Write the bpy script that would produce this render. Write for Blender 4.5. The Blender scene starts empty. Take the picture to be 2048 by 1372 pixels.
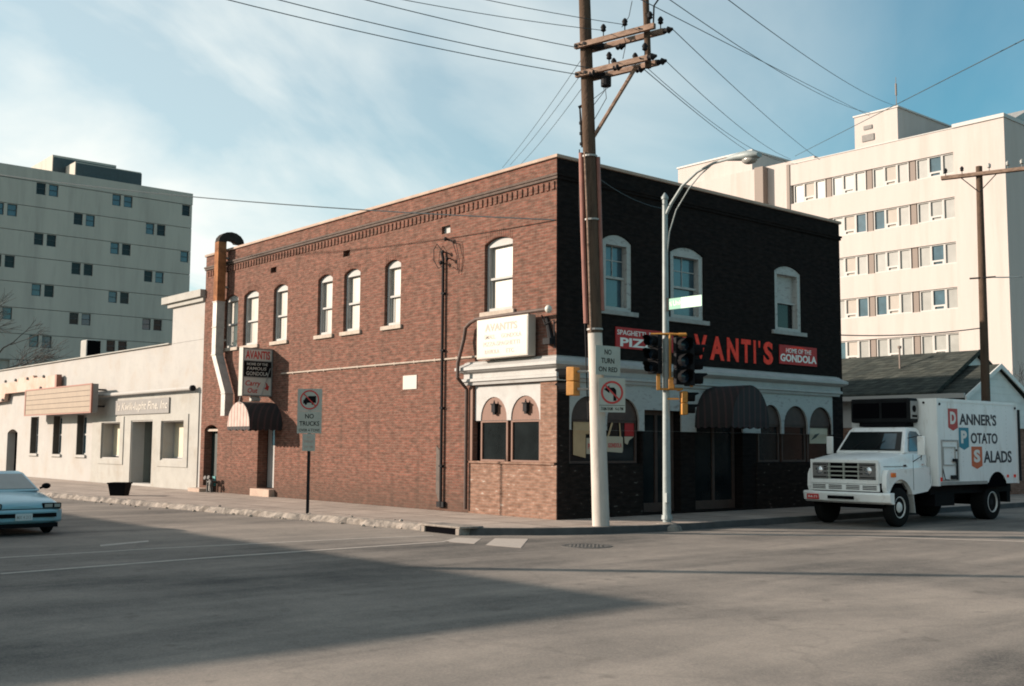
import bpy, bmesh, math, random
from mathutils import Vector, Matrix
from mathutils.geometry import tessellate_polygon
random.seed(7)
R = math.radians
sc = bpy.context.scene
COL = sc.collection

# ------------------------------------------------------------------ camera
cam_d = bpy.data.cameras.new('camera'); cam = bpy.data.objects.new('camera', cam_d); COL.objects.link(cam)
cam_d.sensor_width = 36.0; cam_d.lens = 2200.51/2048*36; cam_d.clip_end = 3000
yaw, pit, rol = R(49.52649), R(5.30867), R(0.37241)
Fw = Vector((math.cos(yaw)*math.cos(pit), math.sin(yaw)*math.cos(pit), math.sin(pit)))
Rt = Vector((math.sin(yaw), -math.cos(yaw), 0)); Up = Rt.cross(Fw)
Rr = Rt*math.cos(rol)+Up*math.sin(rol); Uu = Up*math.cos(rol)-Rt*math.sin(rol)
cm = Matrix.Identity(4)
for i in range(3):
    cm[i][0], cm[i][1], cm[i][2] = Rr[i], Uu[i], -Fw[i]
cam.matrix_world = Matrix.Translation((-18.4111, -19.8733, 1.80521)) @ cm
sc.camera = cam

# ------------------------------------------------------------------ light
SUN_EL = R(18.0); SUN_H = Vector((-0.714, 0.700, 0))
S = Vector((SUN_H.x*math.cos(SUN_EL), SUN_H.y*math.cos(SUN_EL), math.sin(SUN_EL)))
sl = bpy.data.lights.new('sun', 'SUN'); sl.energy = 5.0; sl.angle = R(0.8); sl.color = (1.0, 0.84, 0.70)
so = bpy.data.objects.new('sun', sl); COL.objects.link(so)
so.rotation_euler = S.to_track_quat('Z', 'Y').to_euler(); so.location = (-40, 40, 30)

w = bpy.data.worlds.new('World'); sc.world = w; w.use_nodes = True
nt = w.node_tree; nt.nodes.clear()
def N(t, typ, **kw):
    n = t.nodes.new(typ)
    for k, v in kw.items(): setattr(n, k, v)
    return n
def lk(t, a, b): t.links.new(a, b)
def math_n(t, op, a, b=None, c=None):
    n = N(t, 'ShaderNodeMath', operation=op)
    for i, v in enumerate((a, b, c)):
        if v is None: continue
        if hasattr(v, 'links'): t.links.new(v, n.inputs[i])
        else: n.inputs[i].default_value = v
    return n.outputs[0]
sky = N(nt, 'ShaderNodeTexSky', sky_type='NISHITA', sun_disc=False)
sky.sun_elevation = SUN_EL; sky.sun_rotation = math.atan2(SUN_H.x, SUN_H.y)
sky.air_density = 1.0; sky.dust_density = 0.6; sky.ozone_density = 2.0
bg = N(nt, 'ShaderNodeBackground'); bg.inputs[1].default_value = 0.069
wo = N(nt, 'ShaderNodeOutputWorld')
tc = N(nt, 'ShaderNodeTexCoord'); sep = N(nt, 'ShaderNodeSeparateXYZ'); lk(nt, tc.outputs['Generated'], sep.inputs[0])
zz = math_n(nt, 'ADD', math_n(nt, 'MAXIMUM', sep.outputs[2], 0.0), 0.12)
px = math_n(nt, 'DIVIDE', sep.outputs[0], zz); py = math_n(nt, 'DIVIDE', sep.outputs[1], zz)
# rotate so that streaks run along one direction of the cloud layer
ang = R(35); CLX, CLY = 12.6, 21.42
u = math_n(nt, 'ADD', math_n(nt, 'MULTIPLY', px, math.cos(ang)), math_n(nt, 'MULTIPLY', py, math.sin(ang)))
v = math_n(nt, 'SUBTRACT', math_n(nt, 'MULTIPLY', py, math.cos(ang)), math_n(nt, 'MULTIPLY', px, math.sin(ang)))
cmb = N(nt, 'ShaderNodeCombineXYZ'); lk(nt, math_n(nt, 'ADD', math_n(nt, 'MULTIPLY', u, 0.6), CLX), cmb.inputs[0]); lk(nt, math_n(nt, 'ADD', math_n(nt, 'MULTIPLY', v, 1.35), CLY), cmb.inputs[1])
noi = N(nt, 'ShaderNodeTexNoise'); noi.inputs['Scale'].default_value = 0.8; noi.inputs['Detail'].default_value = 7; noi.inputs['Roughness'].default_value = 0.52; noi.inputs['Distortion'].default_value = 0.55
lk(nt, cmb.outputs[0], noi.inputs['Vector'])
ramp = N(nt, 'ShaderNodeValToRGB'); ramp.color_ramp.elements[0].position = 0.45; ramp.color_ramp.elements[1].position = 0.68
lk(nt, noi.outputs[0], ramp.inputs[0])
# thin cloud lies mostly towards the sun side of the sky
side = N(nt, 'ShaderNodeVectorMath', operation='DOT_PRODUCT'); lk(nt, tc.outputs['Generated'], side.inputs[0]); side.inputs[1].default_value = (-0.76, 0.65, 0)
mr = N(nt, 'ShaderNodeMapRange'); mr.inputs[1].default_value = -0.32; mr.inputs[2].default_value = 0.22; lk(nt, side.outputs['Value'], mr.inputs[0])
cf = math_n(nt, 'ADD', math_n(nt, 'MULTIPLY', mr.outputs[0], 0.46), math_n(nt, 'MULTIPLY', ramp.outputs[0], math_n(nt, 'MULTIPLY', math_n(nt, 'ADD', mr.outputs[0], 0.14), 0.80)))
mx = N(nt, 'ShaderNodeMix', data_type='RGBA'); lk(nt, cf, mx.inputs[0])
tint = N(nt, 'ShaderNodeMix', data_type='RGBA', blend_type='MULTIPLY'); tint.inputs[0].default_value = 1; lk(nt, sky.outputs[0], tint.inputs[6]); tint.inputs[7].default_value = (0.78, 1.30, 1.18, 1)
lk(nt, tint.outputs[2], mx.inputs[6]); mx.inputs[7].default_value = (7.6, 7.9, 7.6, 1)
lk(nt, mx.outputs[2], bg.inputs[0]); lk(nt, bg.outputs[0], wo.inputs[0])

vs = sc.view_settings; vs.view_transform = 'Standard'; vs.look = 'None'; vs.exposure = 0.92; vs.gamma = 1.0; vs.use_curve_mapping = False
sc.render.engine = 'CYCLES'; sc.cycles.filter_width = 1.9

# ------------------------------------------------------------------ materials
# factors that darken only sunlit surfaces' colours, balancing sun against shade
SUNLIT_DARKEN = dict(white_stucco=.77, cream_render=.78, pale_cream_brick=.75, red_brick=.70, pinkish_brick=.67, white_paint=.69, window_with_white_blind=.70, window_sill_stone=.7, coping_stone=.68,
           sign_box_cream=.69, faded_lettering_pink=.69, faded_lettering_grey=.69, white_painted_pole=.76, tan_reader_board=.7, faded_orange_sign=.7, orange_red_trim=.7, rusty_steel=.7, galvanised_steel=.72,
           grey_pink_crossarm_wood=.75, reddish_conduit=.75, worn_white_marking=.62, kerb_stone=.7, broken_concrete=.7, white_window_frame=.69, drawn_window_shade=.70, grey_window_glass=.75, brown_mullion_panel=.75,
           dark_roof_shingle=.8, signal_yellow=.8, grey_green_lamp_paint=.85, dull_earth=.75, brown_wood_panel=.72, dark_brick_moulding=.7, grey_sign_board=.75, weathered_pole_wood=.8, tower_concrete=.92, tan_poster=.9)
def alb(name, c):
    k = SUNLIT_DARKEN.get(name, 1.0); return tuple(x*k for x in c)
def mat(name, base, rough=0.8, var=0.0, vscale=3.0, bump=0.0, bscale=40.0, metal=0.0, coat=0.0, dark=None, dscale=1.0, dlo=0.5, dhi=0.75, stretch=None, spec=0.5):
    base = alb(name, base); dark = alb(name, dark) if dark else None
    m = bpy.data.materials.new(name); m.use_nodes = True; t = m.node_tree
    b = t.nodes['Principled BSDF']
    b.inputs['Roughness'].default_value = rough; b.inputs['Metallic'].default_value = metal; b.inputs['Coat Weight'].default_value = coat
    b.inputs['Specular IOR Level'].default_value = spec
    b.inputs['Base Color'].default_value = (*base, 1)
    tcx = N(t, 'ShaderNodeTexCoord'); vec = tcx.outputs['Object']
    if stretch:
        mp = N(t, 'ShaderNodeMapping'); mp.inputs['Scale'].default_value = stretch; lk(t, vec, mp.inputs[0]); vec = mp.outputs[0]
    cur = None
    if var:
        n = N(t, 'ShaderNodeTexNoise'); n.inputs['Scale'].default_value = vscale; n.inputs['Detail'].default_value = 6; n.inputs['Roughness'].default_value = 0.65
        lk(t, vec, n.inputs['Vector'])
        rp = N(t, 'ShaderNodeValToRGB'); rp.color_ramp.elements[0].position = 0.3; rp.color_ramp.elements[1].position = 0.7
        rp.color_ramp.elements[0].color = (*[c*(1-var) for c in base], 1); rp.color_ramp.elements[1].color = (*[min(1, c*(1+var)) for c in base], 1)
        lk(t, n.outputs[0], rp.inputs[0]); cur = rp.outputs[0]
    if dark:
        n2 = N(t, 'ShaderNodeTexNoise'); n2.inputs['Scale'].default_value = dscale; n2.inputs['Detail'].default_value = 8; n2.inputs['Roughness'].default_value = 0.7
        lk(t, vec, n2.inputs['Vector'])
        mr2 = N(t, 'ShaderNodeMapRange'); mr2.inputs[1].default_value = dlo; mr2.inputs[2].default_value = dhi; lk(t, n2.outputs[0], mr2.inputs[0])
        mm = N(t, 'ShaderNodeMix', data_type='RGBA'); lk(t, mr2.outputs[0], mm.inputs[0])
        if cur: lk(t, cur, mm.inputs[6])
        else: mm.inputs[6].default_value = (*base, 1)
        mm.inputs[7].default_value = (*dark, 1); cur = mm.outputs[2]
    if cur: lk(t, cur, b.inputs['Base Color'])
    if bump:
        nb = N(t, 'ShaderNodeTexNoise'); nb.inputs['Scale'].default_value = bscale; nb.inputs['Detail'].default_value = 4; lk(t, tcx.outputs['Object'], nb.inputs['Vector'])
        bp = N(t, 'ShaderNodeBump'); bp.inputs['Strength'].default_value = bump; bp.inputs['Distance'].default_value = 0.02
        lk(t, nb.outputs[0], bp.inputs['Height']); lk(t, bp.outputs[0], b.inputs['Normal'])
    return m

def brick_mat(name, c1, c2, mortar, bw=0.215, bh=0.075, dirt=None, dirt_amt=0.5, grime_low=None, white=0.0):
    c1, c2, mortar = alb(name, c1), alb(name, c2), alb(name, mortar); dirt = alb(name, dirt) if dirt else None; grime_low = alb(name, grime_low) if grime_low else None; white *= SUNLIT_DARKEN.get(name, 1.0)
    m = bpy.data.materials.new(name); m.use_nodes = True; t = m.node_tree; b = t.nodes['Principled BSDF']
    b.inputs['Roughness'].default_value = 0.95; b.inputs['Specular IOR Level'].default_value = 0.06
    geo = N(t, 'ShaderNodeNewGeometry'); s = N(t, 'ShaderNodeSeparateXYZ'); lk(t, geo.outputs['Position'], s.inputs[0])
    uu = math_n(t, 'ADD', s.outputs[0], s.outputs[1])
    c = N(t, 'ShaderNodeCombineXYZ'); lk(t, uu, c.inputs[0]); lk(t, s.outputs[2], c.inputs[1])
    br = N(t, 'ShaderNodeTexBrick'); lk(t, c.outputs[0], br.inputs['Vector'])
    br.inputs['Scale'].default_value = 1.0; br.inputs['Brick Width'].default_value = bw; br.inputs['Row Height'].default_value = bh
    br.inputs['Mortar Size'].default_value = 0.008; br.inputs['Mortar Smooth'].default_value = 0.3; br.inputs['Bias'].default_value = -0.15
    br.inputs['Color1'].default_value = (*c1, 1); br.inputs['Color2'].default_value = (*c2, 1); br.inputs['Mortar'].default_value = (*mortar, 1)
    # patches of sootier and redder brick, with ragged edges along the courses
    mp = N(t, 'ShaderNodeMapping'); mp.inputs['Scale'].default_value = (2.6, 5.5, 1); lk(t, c.outputs[0], mp.inputs[0])
    n1 = N(t, 'ShaderNodeTexNoise'); n1.inputs['Scale'].default_value = 1.0; n1.inputs['Detail'].default_value = 9; n1.inputs['Roughness'].default_value = 0.75; lk(t, mp.outputs[0], n1.inputs['Vector'])
    m1 = N(t, 'ShaderNodeMapRange'); m1.inputs[1].default_value = 0.48; m1.inputs[2].default_value = 0.68; lk(t, n1.outputs[0], m1.inputs[0])
    mxn = N(t, 'ShaderNodeMix', data_type='RGBA'); lk(t, math_n(t, 'MULTIPLY', m1.outputs[0], dirt_amt), mxn.inputs[0]); lk(t, br.outputs[0], mxn.inputs[6])
    mxn.inputs[7].default_value = (*(dirt or mortar), 1); cur = mxn.outputs[2]
    # rain streaks down the wall
    mps = N(t, 'ShaderNodeMapping'); mps.inputs['Scale'].default_value = (3.2, 0.28, 1); lk(t, c.outputs[0], mps.inputs[0])
    ns = N(t, 'ShaderNodeTexNoise'); ns.inputs['Scale'].default_value = 1.0; ns.inputs['Detail'].default_value = 5; lk(t, mps.outputs[0], ns.inputs['Vector'])
    ms = N(t, 'ShaderNodeMapRange'); ms.inputs[1].default_value = 0.54; ms.inputs[2].default_value = 0.72; ms.inputs[4].default_value = 0.45 if dirt else 0.0; lk(t, ns.outputs[0], ms.inputs[0])
    mxs = N(t, 'ShaderNodeMix', data_type='RGBA'); lk(t, ms.outputs[0], mxs.inputs[0]); lk(t, cur, mxs.inputs[6]); mxs.inputs[7].default_value = (*[q*.8 for q in (dirt or mortar)], 1); cur = mxs.outputs[2]
    # single odd bricks
    mp2 = N(t, 'ShaderNodeMapping'); mp2.inputs['Scale'].default_value = (1/bw, 1/bh, 1); lk(t, c.outputs[0], mp2.inputs[0])
    n2 = N(t, 'ShaderNodeTexNoise'); n2.inputs['Scale'].default_value = 0.9; n2.inputs['Detail'].default_value = 3; lk(t, mp2.outputs[0], n2.inputs['Vector'])
    hs = N(t, 'ShaderNodeHueSaturation'); lk(t, cur, hs.inputs['Color']); mrv = N(t, 'ShaderNodeMapRange'); mrv.inputs[1].default_value = 0.3; mrv.inputs[2].default_value = 0.7; mrv.inputs[3].default_value = 0.68; mrv.inputs[4].default_value = 1.34
    lk(t, n2.outputs[0], mrv.inputs[0]); lk(t, mrv.outputs[0], hs.inputs['Value']); cur = hs.outputs[0]
    if white:
        m3 = N(t, 'ShaderNodeMapRange'); m3.inputs[1].default_value = 0.66; m3.inputs[2].default_value = 0.7; lk(t, n2.outputs[0], m3.inputs[0])
        mw = N(t, 'ShaderNodeMix', data_type='RGBA'); lk(t, m3.outputs[0], mw.inputs[0]); lk(t, cur, mw.inputs[6]); mw.inputs[7].default_value = (white, white*.9, white*.8, 1); cur = mw.outputs[2]
    if grime_low:
        m4 = N(t, 'ShaderNodeMapRange'); m4.inputs[1].default_value = 1.0; m4.inputs[2].default_value = 0.1
        lk(t, math_n(t, 'ADD', s.outputs[2], math_n(t, 'MULTIPLY', math_n(t, 'SUBTRACT', n1.outputs[0], 0.5), 2.2)), m4.inputs[0])
        mg = N(t, 'ShaderNodeMix', data_type='RGBA'); lk(t, math_n(t, 'MULTIPLY', m4.outputs[0], 0.6), mg.inputs[0]); lk(t, cur, mg.inputs[6]); mg.inputs[7].default_value = (*grime_low, 1); cur = mg.outputs[2]
    lk(t, cur, b.inputs['Base Color'])
    bp = N(t, 'ShaderNodeBump'); bp.inputs['Strength'].default_value = 0.6; bp.inputs['Distance'].default_value = 0.012
    lk(t, math_n(t, 'ADD', math_n(t, 'MULTIPLY', br.outputs['Fac'], -1.0), math_n(t, 'MULTIPLY', n1.outputs[0], 0.6)), bp.inputs['Height']); lk(t, bp.outputs[0], b.inputs['Normal'])
    return m

def stripe_mat(name, a, bcol, per=0.22, duty=0.35):
    m = bpy.data.materials.new(name); m.use_nodes = True; t = m.node_tree; b = t.nodes['Principled BSDF']; b.inputs['Roughness'].default_value = 0.85
    geo = N(t, 'ShaderNodeNewGeometry'); s = N(t, 'ShaderNodeSeparateXYZ'); lk(t, geo.outputs['Position'], s.inputs[0])
    f = math_n(t, 'FRACT', math_n(t, 'DIVIDE', math_n(t, 'SUBTRACT', s.outputs[0], s.outputs[1]), per))
    g = math_n(t, 'LESS_THAN', f, duty)
    n = N(t, 'ShaderNodeTexNoise'); n.inputs['Scale'].default_value = 4; n.inputs['Detail'].default_value = 5; lk(t, geo.outputs['Position'], n.inputs['Vector'])
    mm = N(t, 'ShaderNodeMix', data_type='RGBA'); lk(t, g, mm.inputs[0]); mm.inputs[6].default_value = (*a, 1); mm.inputs[7].default_value = (*bcol, 1)
    hs = N(t, 'ShaderNodeHueSaturation'); lk(t, mm.outputs[2], hs.inputs['Color']); lk(t, math_n(t, 'ADD', math_n(t, 'MULTIPLY', n.outputs[0], 0.6), 0.7), hs.inputs['Value'])
    lk(t, hs.outputs[0], b.inputs['Base Color'])
    return m

def siding_mat(name, base, per=0.28):
    m = mat(name, base, 0.7, var=0.08, vscale=1.5); t = m.node_tree; b = t.nodes['Principled BSDF']
    geo = N(t, 'ShaderNodeNewGeometry'); s = N(t, 'ShaderNodeSeparateXYZ'); lk(t, geo.outputs['Position'], s.inputs[0])
    f = math_n(t, 'FRACT', math_n(t, 'DIVIDE', s.outputs[2], per))
    bp = N(t, 'ShaderNodeBump'); bp.inputs['Strength'].default_value = 1.0; bp.inputs['Distance'].default_value = 0.05; bp.invert = True
    lk(t, f, bp.inputs['Height']); lk(t, bp.outputs[0], b.inputs['Normal'])
    return m

def asphalt():
    m = bpy.data.materials.new('worn_asphalt'); m.use_nodes = True; t = m.node_tree; b = t.nodes['Principled BSDF']
    b.inputs['Roughness'].default_value = 0.93; b.inputs['Specular IOR Level'].default_value = 0.15
    geo = N(t, 'ShaderNodeNewGeometry'); P = geo.outputs['Position']
    def noise(scale, detail, rough, st=(1, 1, 1), rot=0.0, dist=0.0):
        mp = N(t, 'ShaderNodeMapping'); mp.inputs['Scale'].default_value = st; mp.inputs['Rotation'].default_value = (0, 0, rot); lk(t, P, mp.inputs[0])
        n = N(t, 'ShaderNodeTexNoise'); n.inputs['Scale'].default_value = scale; n.inputs['Detail'].default_value = detail; n.inputs['Roughness'].default_value = rough; n.inputs['Distortion'].default_value = dist
        lk(t, mp.outputs[0], n.inputs['Vector']); return n.outputs[0]
    big = noise(0.22, 6, 0.6, dist=0.6)
    str1 = noise(0.5, 5, 0.6, (0.12, 1.0, 1), 0.0, 0.3)      # wheel tracks along the right-hand street
    str2 = noise(0.5, 5, 0.6, (1.0, 0.12, 1), 0.0, 0.3)      # wheel tracks along the left-hand street
    turn = noise(0.45, 5, 0.6, (0.25, 1.2, 1), R(38), 0.8)   # turning tracks
    fine = noise(38, 5, 0.85); mid = noise(5, 8, 0.8)
    s = math_n(t, 'ADD', math_n(t, 'MULTIPLY', big, 0.55), math_n(t, 'MULTIPLY', str1, 0.6))
    s = math_n(t, 'ADD', s, math_n(t, 'MULTIPLY', str2, 0.3)); s = math_n(t, 'ADD', s, math_n(t, 'MULTIPLY', turn, 0.75))
    s = math_n(t, 'ADD', s, math_n(t, 'MULTIPLY', fine, 0.8)); s = math_n(t, 'ADD', s, math_n(t, 'MULTIPLY', mid, 0.3))
    mr = N(t, 'ShaderNodeMapRange'); mr.inputs[1].default_value = 1.36; mr.inputs[2].default_value = 1.96; lk(t, s, mr.inputs[0])
    rp = N(t, 'ShaderNodeValToRGB'); e = rp.color_ramp.elements
    e[0].position = 0.0; e[0].color = (0.060, 0.058, 0.056, 1); e[1].position = 1.0; e[1].color = (0.305, 0.262, 0.225, 1)
    e2 = e.new(0.5); e2.color = (0.186, 0.164, 0.145, 1)
    lk(t, mr.outputs[0], rp.inputs[0]); cur = rp.outputs[0]
    # thin sealed cracks
    vo = N(t, 'ShaderNodeTexVoronoi', feature='DISTANCE_TO_EDGE'); vo.inputs['Scale'].default_value = 0.23
    mpw = N(t, 'ShaderNodeVectorMath', operation='ADD'); nz = N(t, 'ShaderNodeTexNoise'); nz.inputs['Scale'].default_value = 0.8; nz.inputs['Detail'].default_value = 4; lk(t, P, nz.inputs['Vector'])
    sc1 = N(t, 'ShaderNodeVectorMath', operation='SCALE'); sc1.inputs['Scale'].default_value = 1.6; lk(t, nz.outputs['Color'], sc1.inputs[0])
    lk(t, P, mpw.inputs[0]); lk(t, sc1.outputs[0], mpw.inputs[1]); lk(t, mpw.outputs[0], vo.inputs['Vector'])
    cr = N(t, 'ShaderNodeMapRange'); cr.inputs[1].default_value = 0.0; cr.inputs[2].default_value = 0.012; cr.inputs[3].default_value = 0.16; cr.inputs[4].default_value = 0.0; lk(t, vo.outputs['Distance'], cr.inputs[0])
    mc = N(t, 'ShaderNodeMix', data_type='RGBA'); lk(t, cr.outputs[0], mc.inputs[0]); lk(t, cur, mc.inputs[6]); mc.inputs[7].default_value = (0.05, 0.049, 0.047, 1)
    # small oil drips and scuffs
    od = noise(2.2, 3, 0.5); om = N(t, 'ShaderNodeMapRange'); om.inputs[1].default_value = 0.66; om.inputs[2].default_value = 0.74; om.inputs[4].default_value = 0.45; lk(t, od, om.inputs[0])
    mo = N(t, 'ShaderNodeMix', data_type='RGBA'); lk(t, om.outputs[0], mo.inputs[0]); lk(t, mc.outputs[2], mo.inputs[6]); mo.inputs[7].default_value = (0.09, 0.08, 0.072, 1)
    lk(t, mo.outputs[2], b.inputs['Base Color'])
    bp = N(t, 'ShaderNodeBump'); bp.inputs['Strength'].default_value = 0.35; bp.inputs['Distance'].default_value = 0.012; lk(t, math_n(t, 'ADD', fine, mid), bp.inputs['Height']); lk(t, bp.outputs[0], b.inputs['Normal'])
    return m

def concrete():
    m = bpy.data.materials.new('sidewalk_concrete'); m.use_nodes = True; t = m.node_tree; b = t.nodes['Principled BSDF']; b.inputs['Roughness'].default_value = 0.9
    geo = N(t, 'ShaderNodeNewGeometry'); P = geo.outputs['Position']
    n = N(t, 'ShaderNodeTexNoise'); n.inputs['Scale'].default_value = 1.1; n.inputs['Detail'].default_value = 9; n.inputs['Roughness'].default_value = 0.7; lk(t, P, n.inputs['Vector'])
    rp = N(t, 'ShaderNodeValToRGB'); e = rp.color_ramp.elements; e[0].position = 0.3; e[0].color = (0.22, 0.175, 0.148, 1); e[1].position = 0.7; e[1].color = (0.39, 0.32, 0.27, 1); lk(t, n.outputs[0], rp.inputs[0])
    br = N(t, 'ShaderNodeTexBrick'); br.offset = 0.0; br.inputs['Scale'].default_value = 1; br.inputs['Brick Width'].default_value = 1.5; br.inputs['Row Height'].default_value = 1.5; br.inputs['Mortar Size'].default_value = 0.028
    br.inputs['Color1'].default_value = (1, 1, 1, 1); br.inputs['Color2'].default_value = (0.8, 0.8, 0.8, 1); br.inputs['Mortar'].default_value = (0.28, 0.26, 0.24, 1); lk(t, P, br.inputs['Vector'])
    mm = N(t, 'ShaderNodeMix', data_type='RGBA', blend_type='MULTIPLY'); mm.inputs[0].default_value = 1; lk(t, rp.outputs[0], mm.inputs[6]); lk(t, br.outputs[0], mm.inputs[7])
    lk(t, mm.outputs[2], b.inputs['Base Color'])
    bp = N(t, 'ShaderNodeBump'); bp.inputs['Strength'].default_value = 0.5; bp.inputs['Distance'].default_value = 0.02; lk(t, n.outputs[0], bp.inputs['Height']); lk(t, bp.outputs[0], b.inputs['Normal'])
    return m

def glass(name, base, rough=0.06, spec=0.7):
    return mat(name, base, rough, var=0.35, vscale=1.2, spec=spec)

M = {}
M['asphalt'] = asphalt(); M['concrete'] = concrete()
M['kerb'] = mat('kerb_stone', (0.33, 0.285, 0.245), 0.9, var=0.3, vscale=5, bump=0.6, bscale=9, dark=(0.11, 0.098, 0.088), dscale=2.6, dlo=0.47, dhi=0.64)
M['kerbshade'] = mat('shaded_kerb_stone', (0.045, 0.045, 0.045), 0.8, var=0.3, vscale=3)  # kerb front darkened in colour to stand in for its shade
M['earth'] = mat('dull_earth', (0.20, 0.195, 0.18), 0.95, var=0.4, vscale=0.4)
M['brick'] = brick_mat('red_brick', (0.245, 0.110, 0.082), (0.168, 0.090, 0.069), (0.235, 0.168, 0.134), dirt=(0.122, 0.088, 0.07), dirt_amt=0.55, grime_low=(0.1, 0.075, 0.06))
M['dbrick'] = brick_mat('dark_front_brick', (0.016, 0.012, 0.011), (0.010, 0.009, 0.009), (0.014, 0.012, 0.012), dirt=(0.012, 0.010, 0.010), dirt_amt=0.5)  # near-black brick used over the whole street front
M['pbrick'] = brick_mat('pinkish_brick', (0.33, 0.195, 0.145), (0.25, 0.14, 0.10), (0.32, 0.235, 0.185), dirt=(0.28, 0.18, 0.135), dirt_amt=0.35, white=0.5)
M['dpbrick'] = brick_mat('shaded_pinkish_brick', (0.022, 0.016, 0.014), (0.013, 0.011, 0.010), (0.018, 0.015, 0.014), white=0.09)  # darker copy of the pinkish brick, front's shade put into its colour
M['coping'] = mat('coping_stone', (0.52, 0.38, 0.30), 0.85, var=0.2, vscale=2)
M['mould'] = mat('dark_brick_moulding', (0.11, 0.075, 0.06), 0.9, var=0.35, vscale=5)
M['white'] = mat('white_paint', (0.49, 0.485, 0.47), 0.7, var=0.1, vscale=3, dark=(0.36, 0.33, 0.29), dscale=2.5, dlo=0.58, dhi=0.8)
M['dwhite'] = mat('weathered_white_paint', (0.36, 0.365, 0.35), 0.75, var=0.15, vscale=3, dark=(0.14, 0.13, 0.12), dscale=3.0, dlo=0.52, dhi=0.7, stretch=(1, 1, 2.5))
M['stucco'] = mat('white_stucco', (0.48, 0.465, 0.445), 0.9, var=0.08, vscale=1.6, bump=0.5, bscale=14, dark=(0.40, 0.35, 0.30), dscale=0.8, dlo=0.5, dhi=0.78, spec=0.1)
M['stucco2'] = mat('cream_render', (0.44, 0.43, 0.40), 0.9, var=0.09, vscale=1.6, bump=0.5, bscale=14, dark=(0.36, 0.32, 0.27), dscale=0.9, dlo=0.5, dhi=0.8, spec=0.1)
M['sill'] = mat('window_sill_stone', (0.5, 0.42, 0.35), 0.85, var=0.2, vscale=5)
M['dsill'] = mat('grey_sill_stone', (0.26, 0.26, 0.25), 0.85, var=0.2, vscale=5)
M['blind'] = mat('window_with_white_blind', (0.50, 0.465, 0.41), 0.4, var=0.16, vscale=3.0, coat=0.5, stretch=(4, 4, 0.6))
M['glass'] = mat('dark_window_glass', (0.010, 0.013, 0.014), 0.12, var=0.35, vscale=1.2, spec=0.22)
M['bglass'] = glass('blue_grey_window_glass', (0.035, 0.075, 0.10), 0.15)
M['gglass'] = mat('grey_window_glass', (0.33, 0.33, 0.31), 0.25, var=0.15, vscale=0.8)
M['black'] = mat('black_paint', (0.006, 0.006, 0.007), 0.75, spec=0.08)
M['void'] = mat('dark_interior', (0.004, 0.004, 0.005), 0.95, spec=0.0)
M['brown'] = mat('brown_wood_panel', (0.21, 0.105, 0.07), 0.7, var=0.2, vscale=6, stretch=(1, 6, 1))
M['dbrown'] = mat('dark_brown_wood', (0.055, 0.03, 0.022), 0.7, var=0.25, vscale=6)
M['rust'] = mat('rusty_steel', (0.36, 0.155, 0.07), 0.85, var=0.35, vscale=3, dark=(0.14, 0.065, 0.04), dscale=2.5, spec=0.1)
M['steelshade'] = mat('shaded_duct_steel', (0.03, 0.025, 0.022), 0.85, var=0.3, spec=0.1)  # hook steel coloured dark for its shaded side
M['shaded_jamb'] = mat('jamb_shade_tone', (0.07, 0.06, 0.05), 0.8, var=0.2)  # dark tone painted on reveal sides as shade
M['galv'] = mat('galvanised_steel', (0.42, 0.41, 0.39), 0.55, var=0.2, vscale=3, metal=0.25)
M['lampgrey'] = mat('grey_green_lamp_paint', (0.27, 0.31, 0.31), 0.55, var=0.15, vscale=6, dark=(0.15, 0.17, 0.17), dscale=4, dlo=0.55, dhi=0.8)
M['wood'] = mat('weathered_pole_wood', (0.125, 0.085, 0.062), 0.95, var=0.4, vscale=5, stretch=(1, 1, 0.12), bump=0.9, bscale=14, dark=(0.035, 0.027, 0.023), dscale=5, dlo=0.46, dhi=0.7, spec=0.05)
M['wood2'] = mat('grey_pink_crossarm_wood', (0.31, 0.215, 0.165), 0.95, var=0.35, vscale=7, stretch=(2, .5, 2), dark=(0.12, 0.08, 0.062), dscale=4, dlo=0.5, dhi=0.7, spec=0.05)
M['polewhite'] = mat('white_painted_pole', (0.55, 0.50, 0.45), 0.8, var=0.12, vscale=5, stretch=(1, 1, 0.25), dark=(0.3, 0.27, 0.24), dscale=4, dlo=0.56, dhi=0.75)
M['conduit'] = mat('reddish_conduit', (0.30, 0.115, 0.085), 0.6, var=0.2)
M['metal'] = mat('dark_hardware', (0.014, 0.014, 0.016), 0.7, spec=0.12)
M['wire'] = mat('wire_black', (0.03, 0.05, 0.06), 0.8)
M['signwhite'] = mat('sign_face_white', (0.5, 0.48, 0.43), 0.5, var=0.06, vscale=5)
M['signgrey'] = mat('sign_face_dull_white', (0.33, 0.34, 0.30), 0.6, var=0.08, vscale=4)
M['signcream'] = mat('sign_box_cream', (0.56, 0.51, 0.45), 0.45, var=0.04)
M['palepink'] = mat('faded_lettering_pink', (0.50, 0.36, 0.31), 0.6)
M['palegrey'] = mat('faded_lettering_grey', (0.42, 0.385, 0.345), 0.6)
M['red'] = mat('sign_red', (0.42, 0.025, 0.022), 0.5, var=0.12, vscale=4)
M['dred'] = mat('painted_letters_red', (0.78, 0.036, 0.014), 0.75, var=0.3, vscale=5, dark=(0.35, 0.03, 0.02), dscale=7, dlo=0.58, dhi=0.75)
M['redpanel'] = mat('red_sign_panel', (0.36, 0.014, 0.014), 0.7, var=0.2, vscale=3)
M['letwhite'] = mat('letter_white', (0.7, 0.68, 0.64), 0.6)
M['yellow'] = mat('signal_yellow', (0.50, 0.215, 0.03), 0.6, var=0.15, vscale=5, dark=(0.26, 0.11, 0.02), dscale=6, dlo=0.54, dhi=0.76)
M['green'] = mat('street_sign_green', (0.01, 0.22, 0.14), 0.45)
M['palegreen'] = mat('street_sign_glare_green', (0.20, 0.40, 0.31), 0.4)
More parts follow.
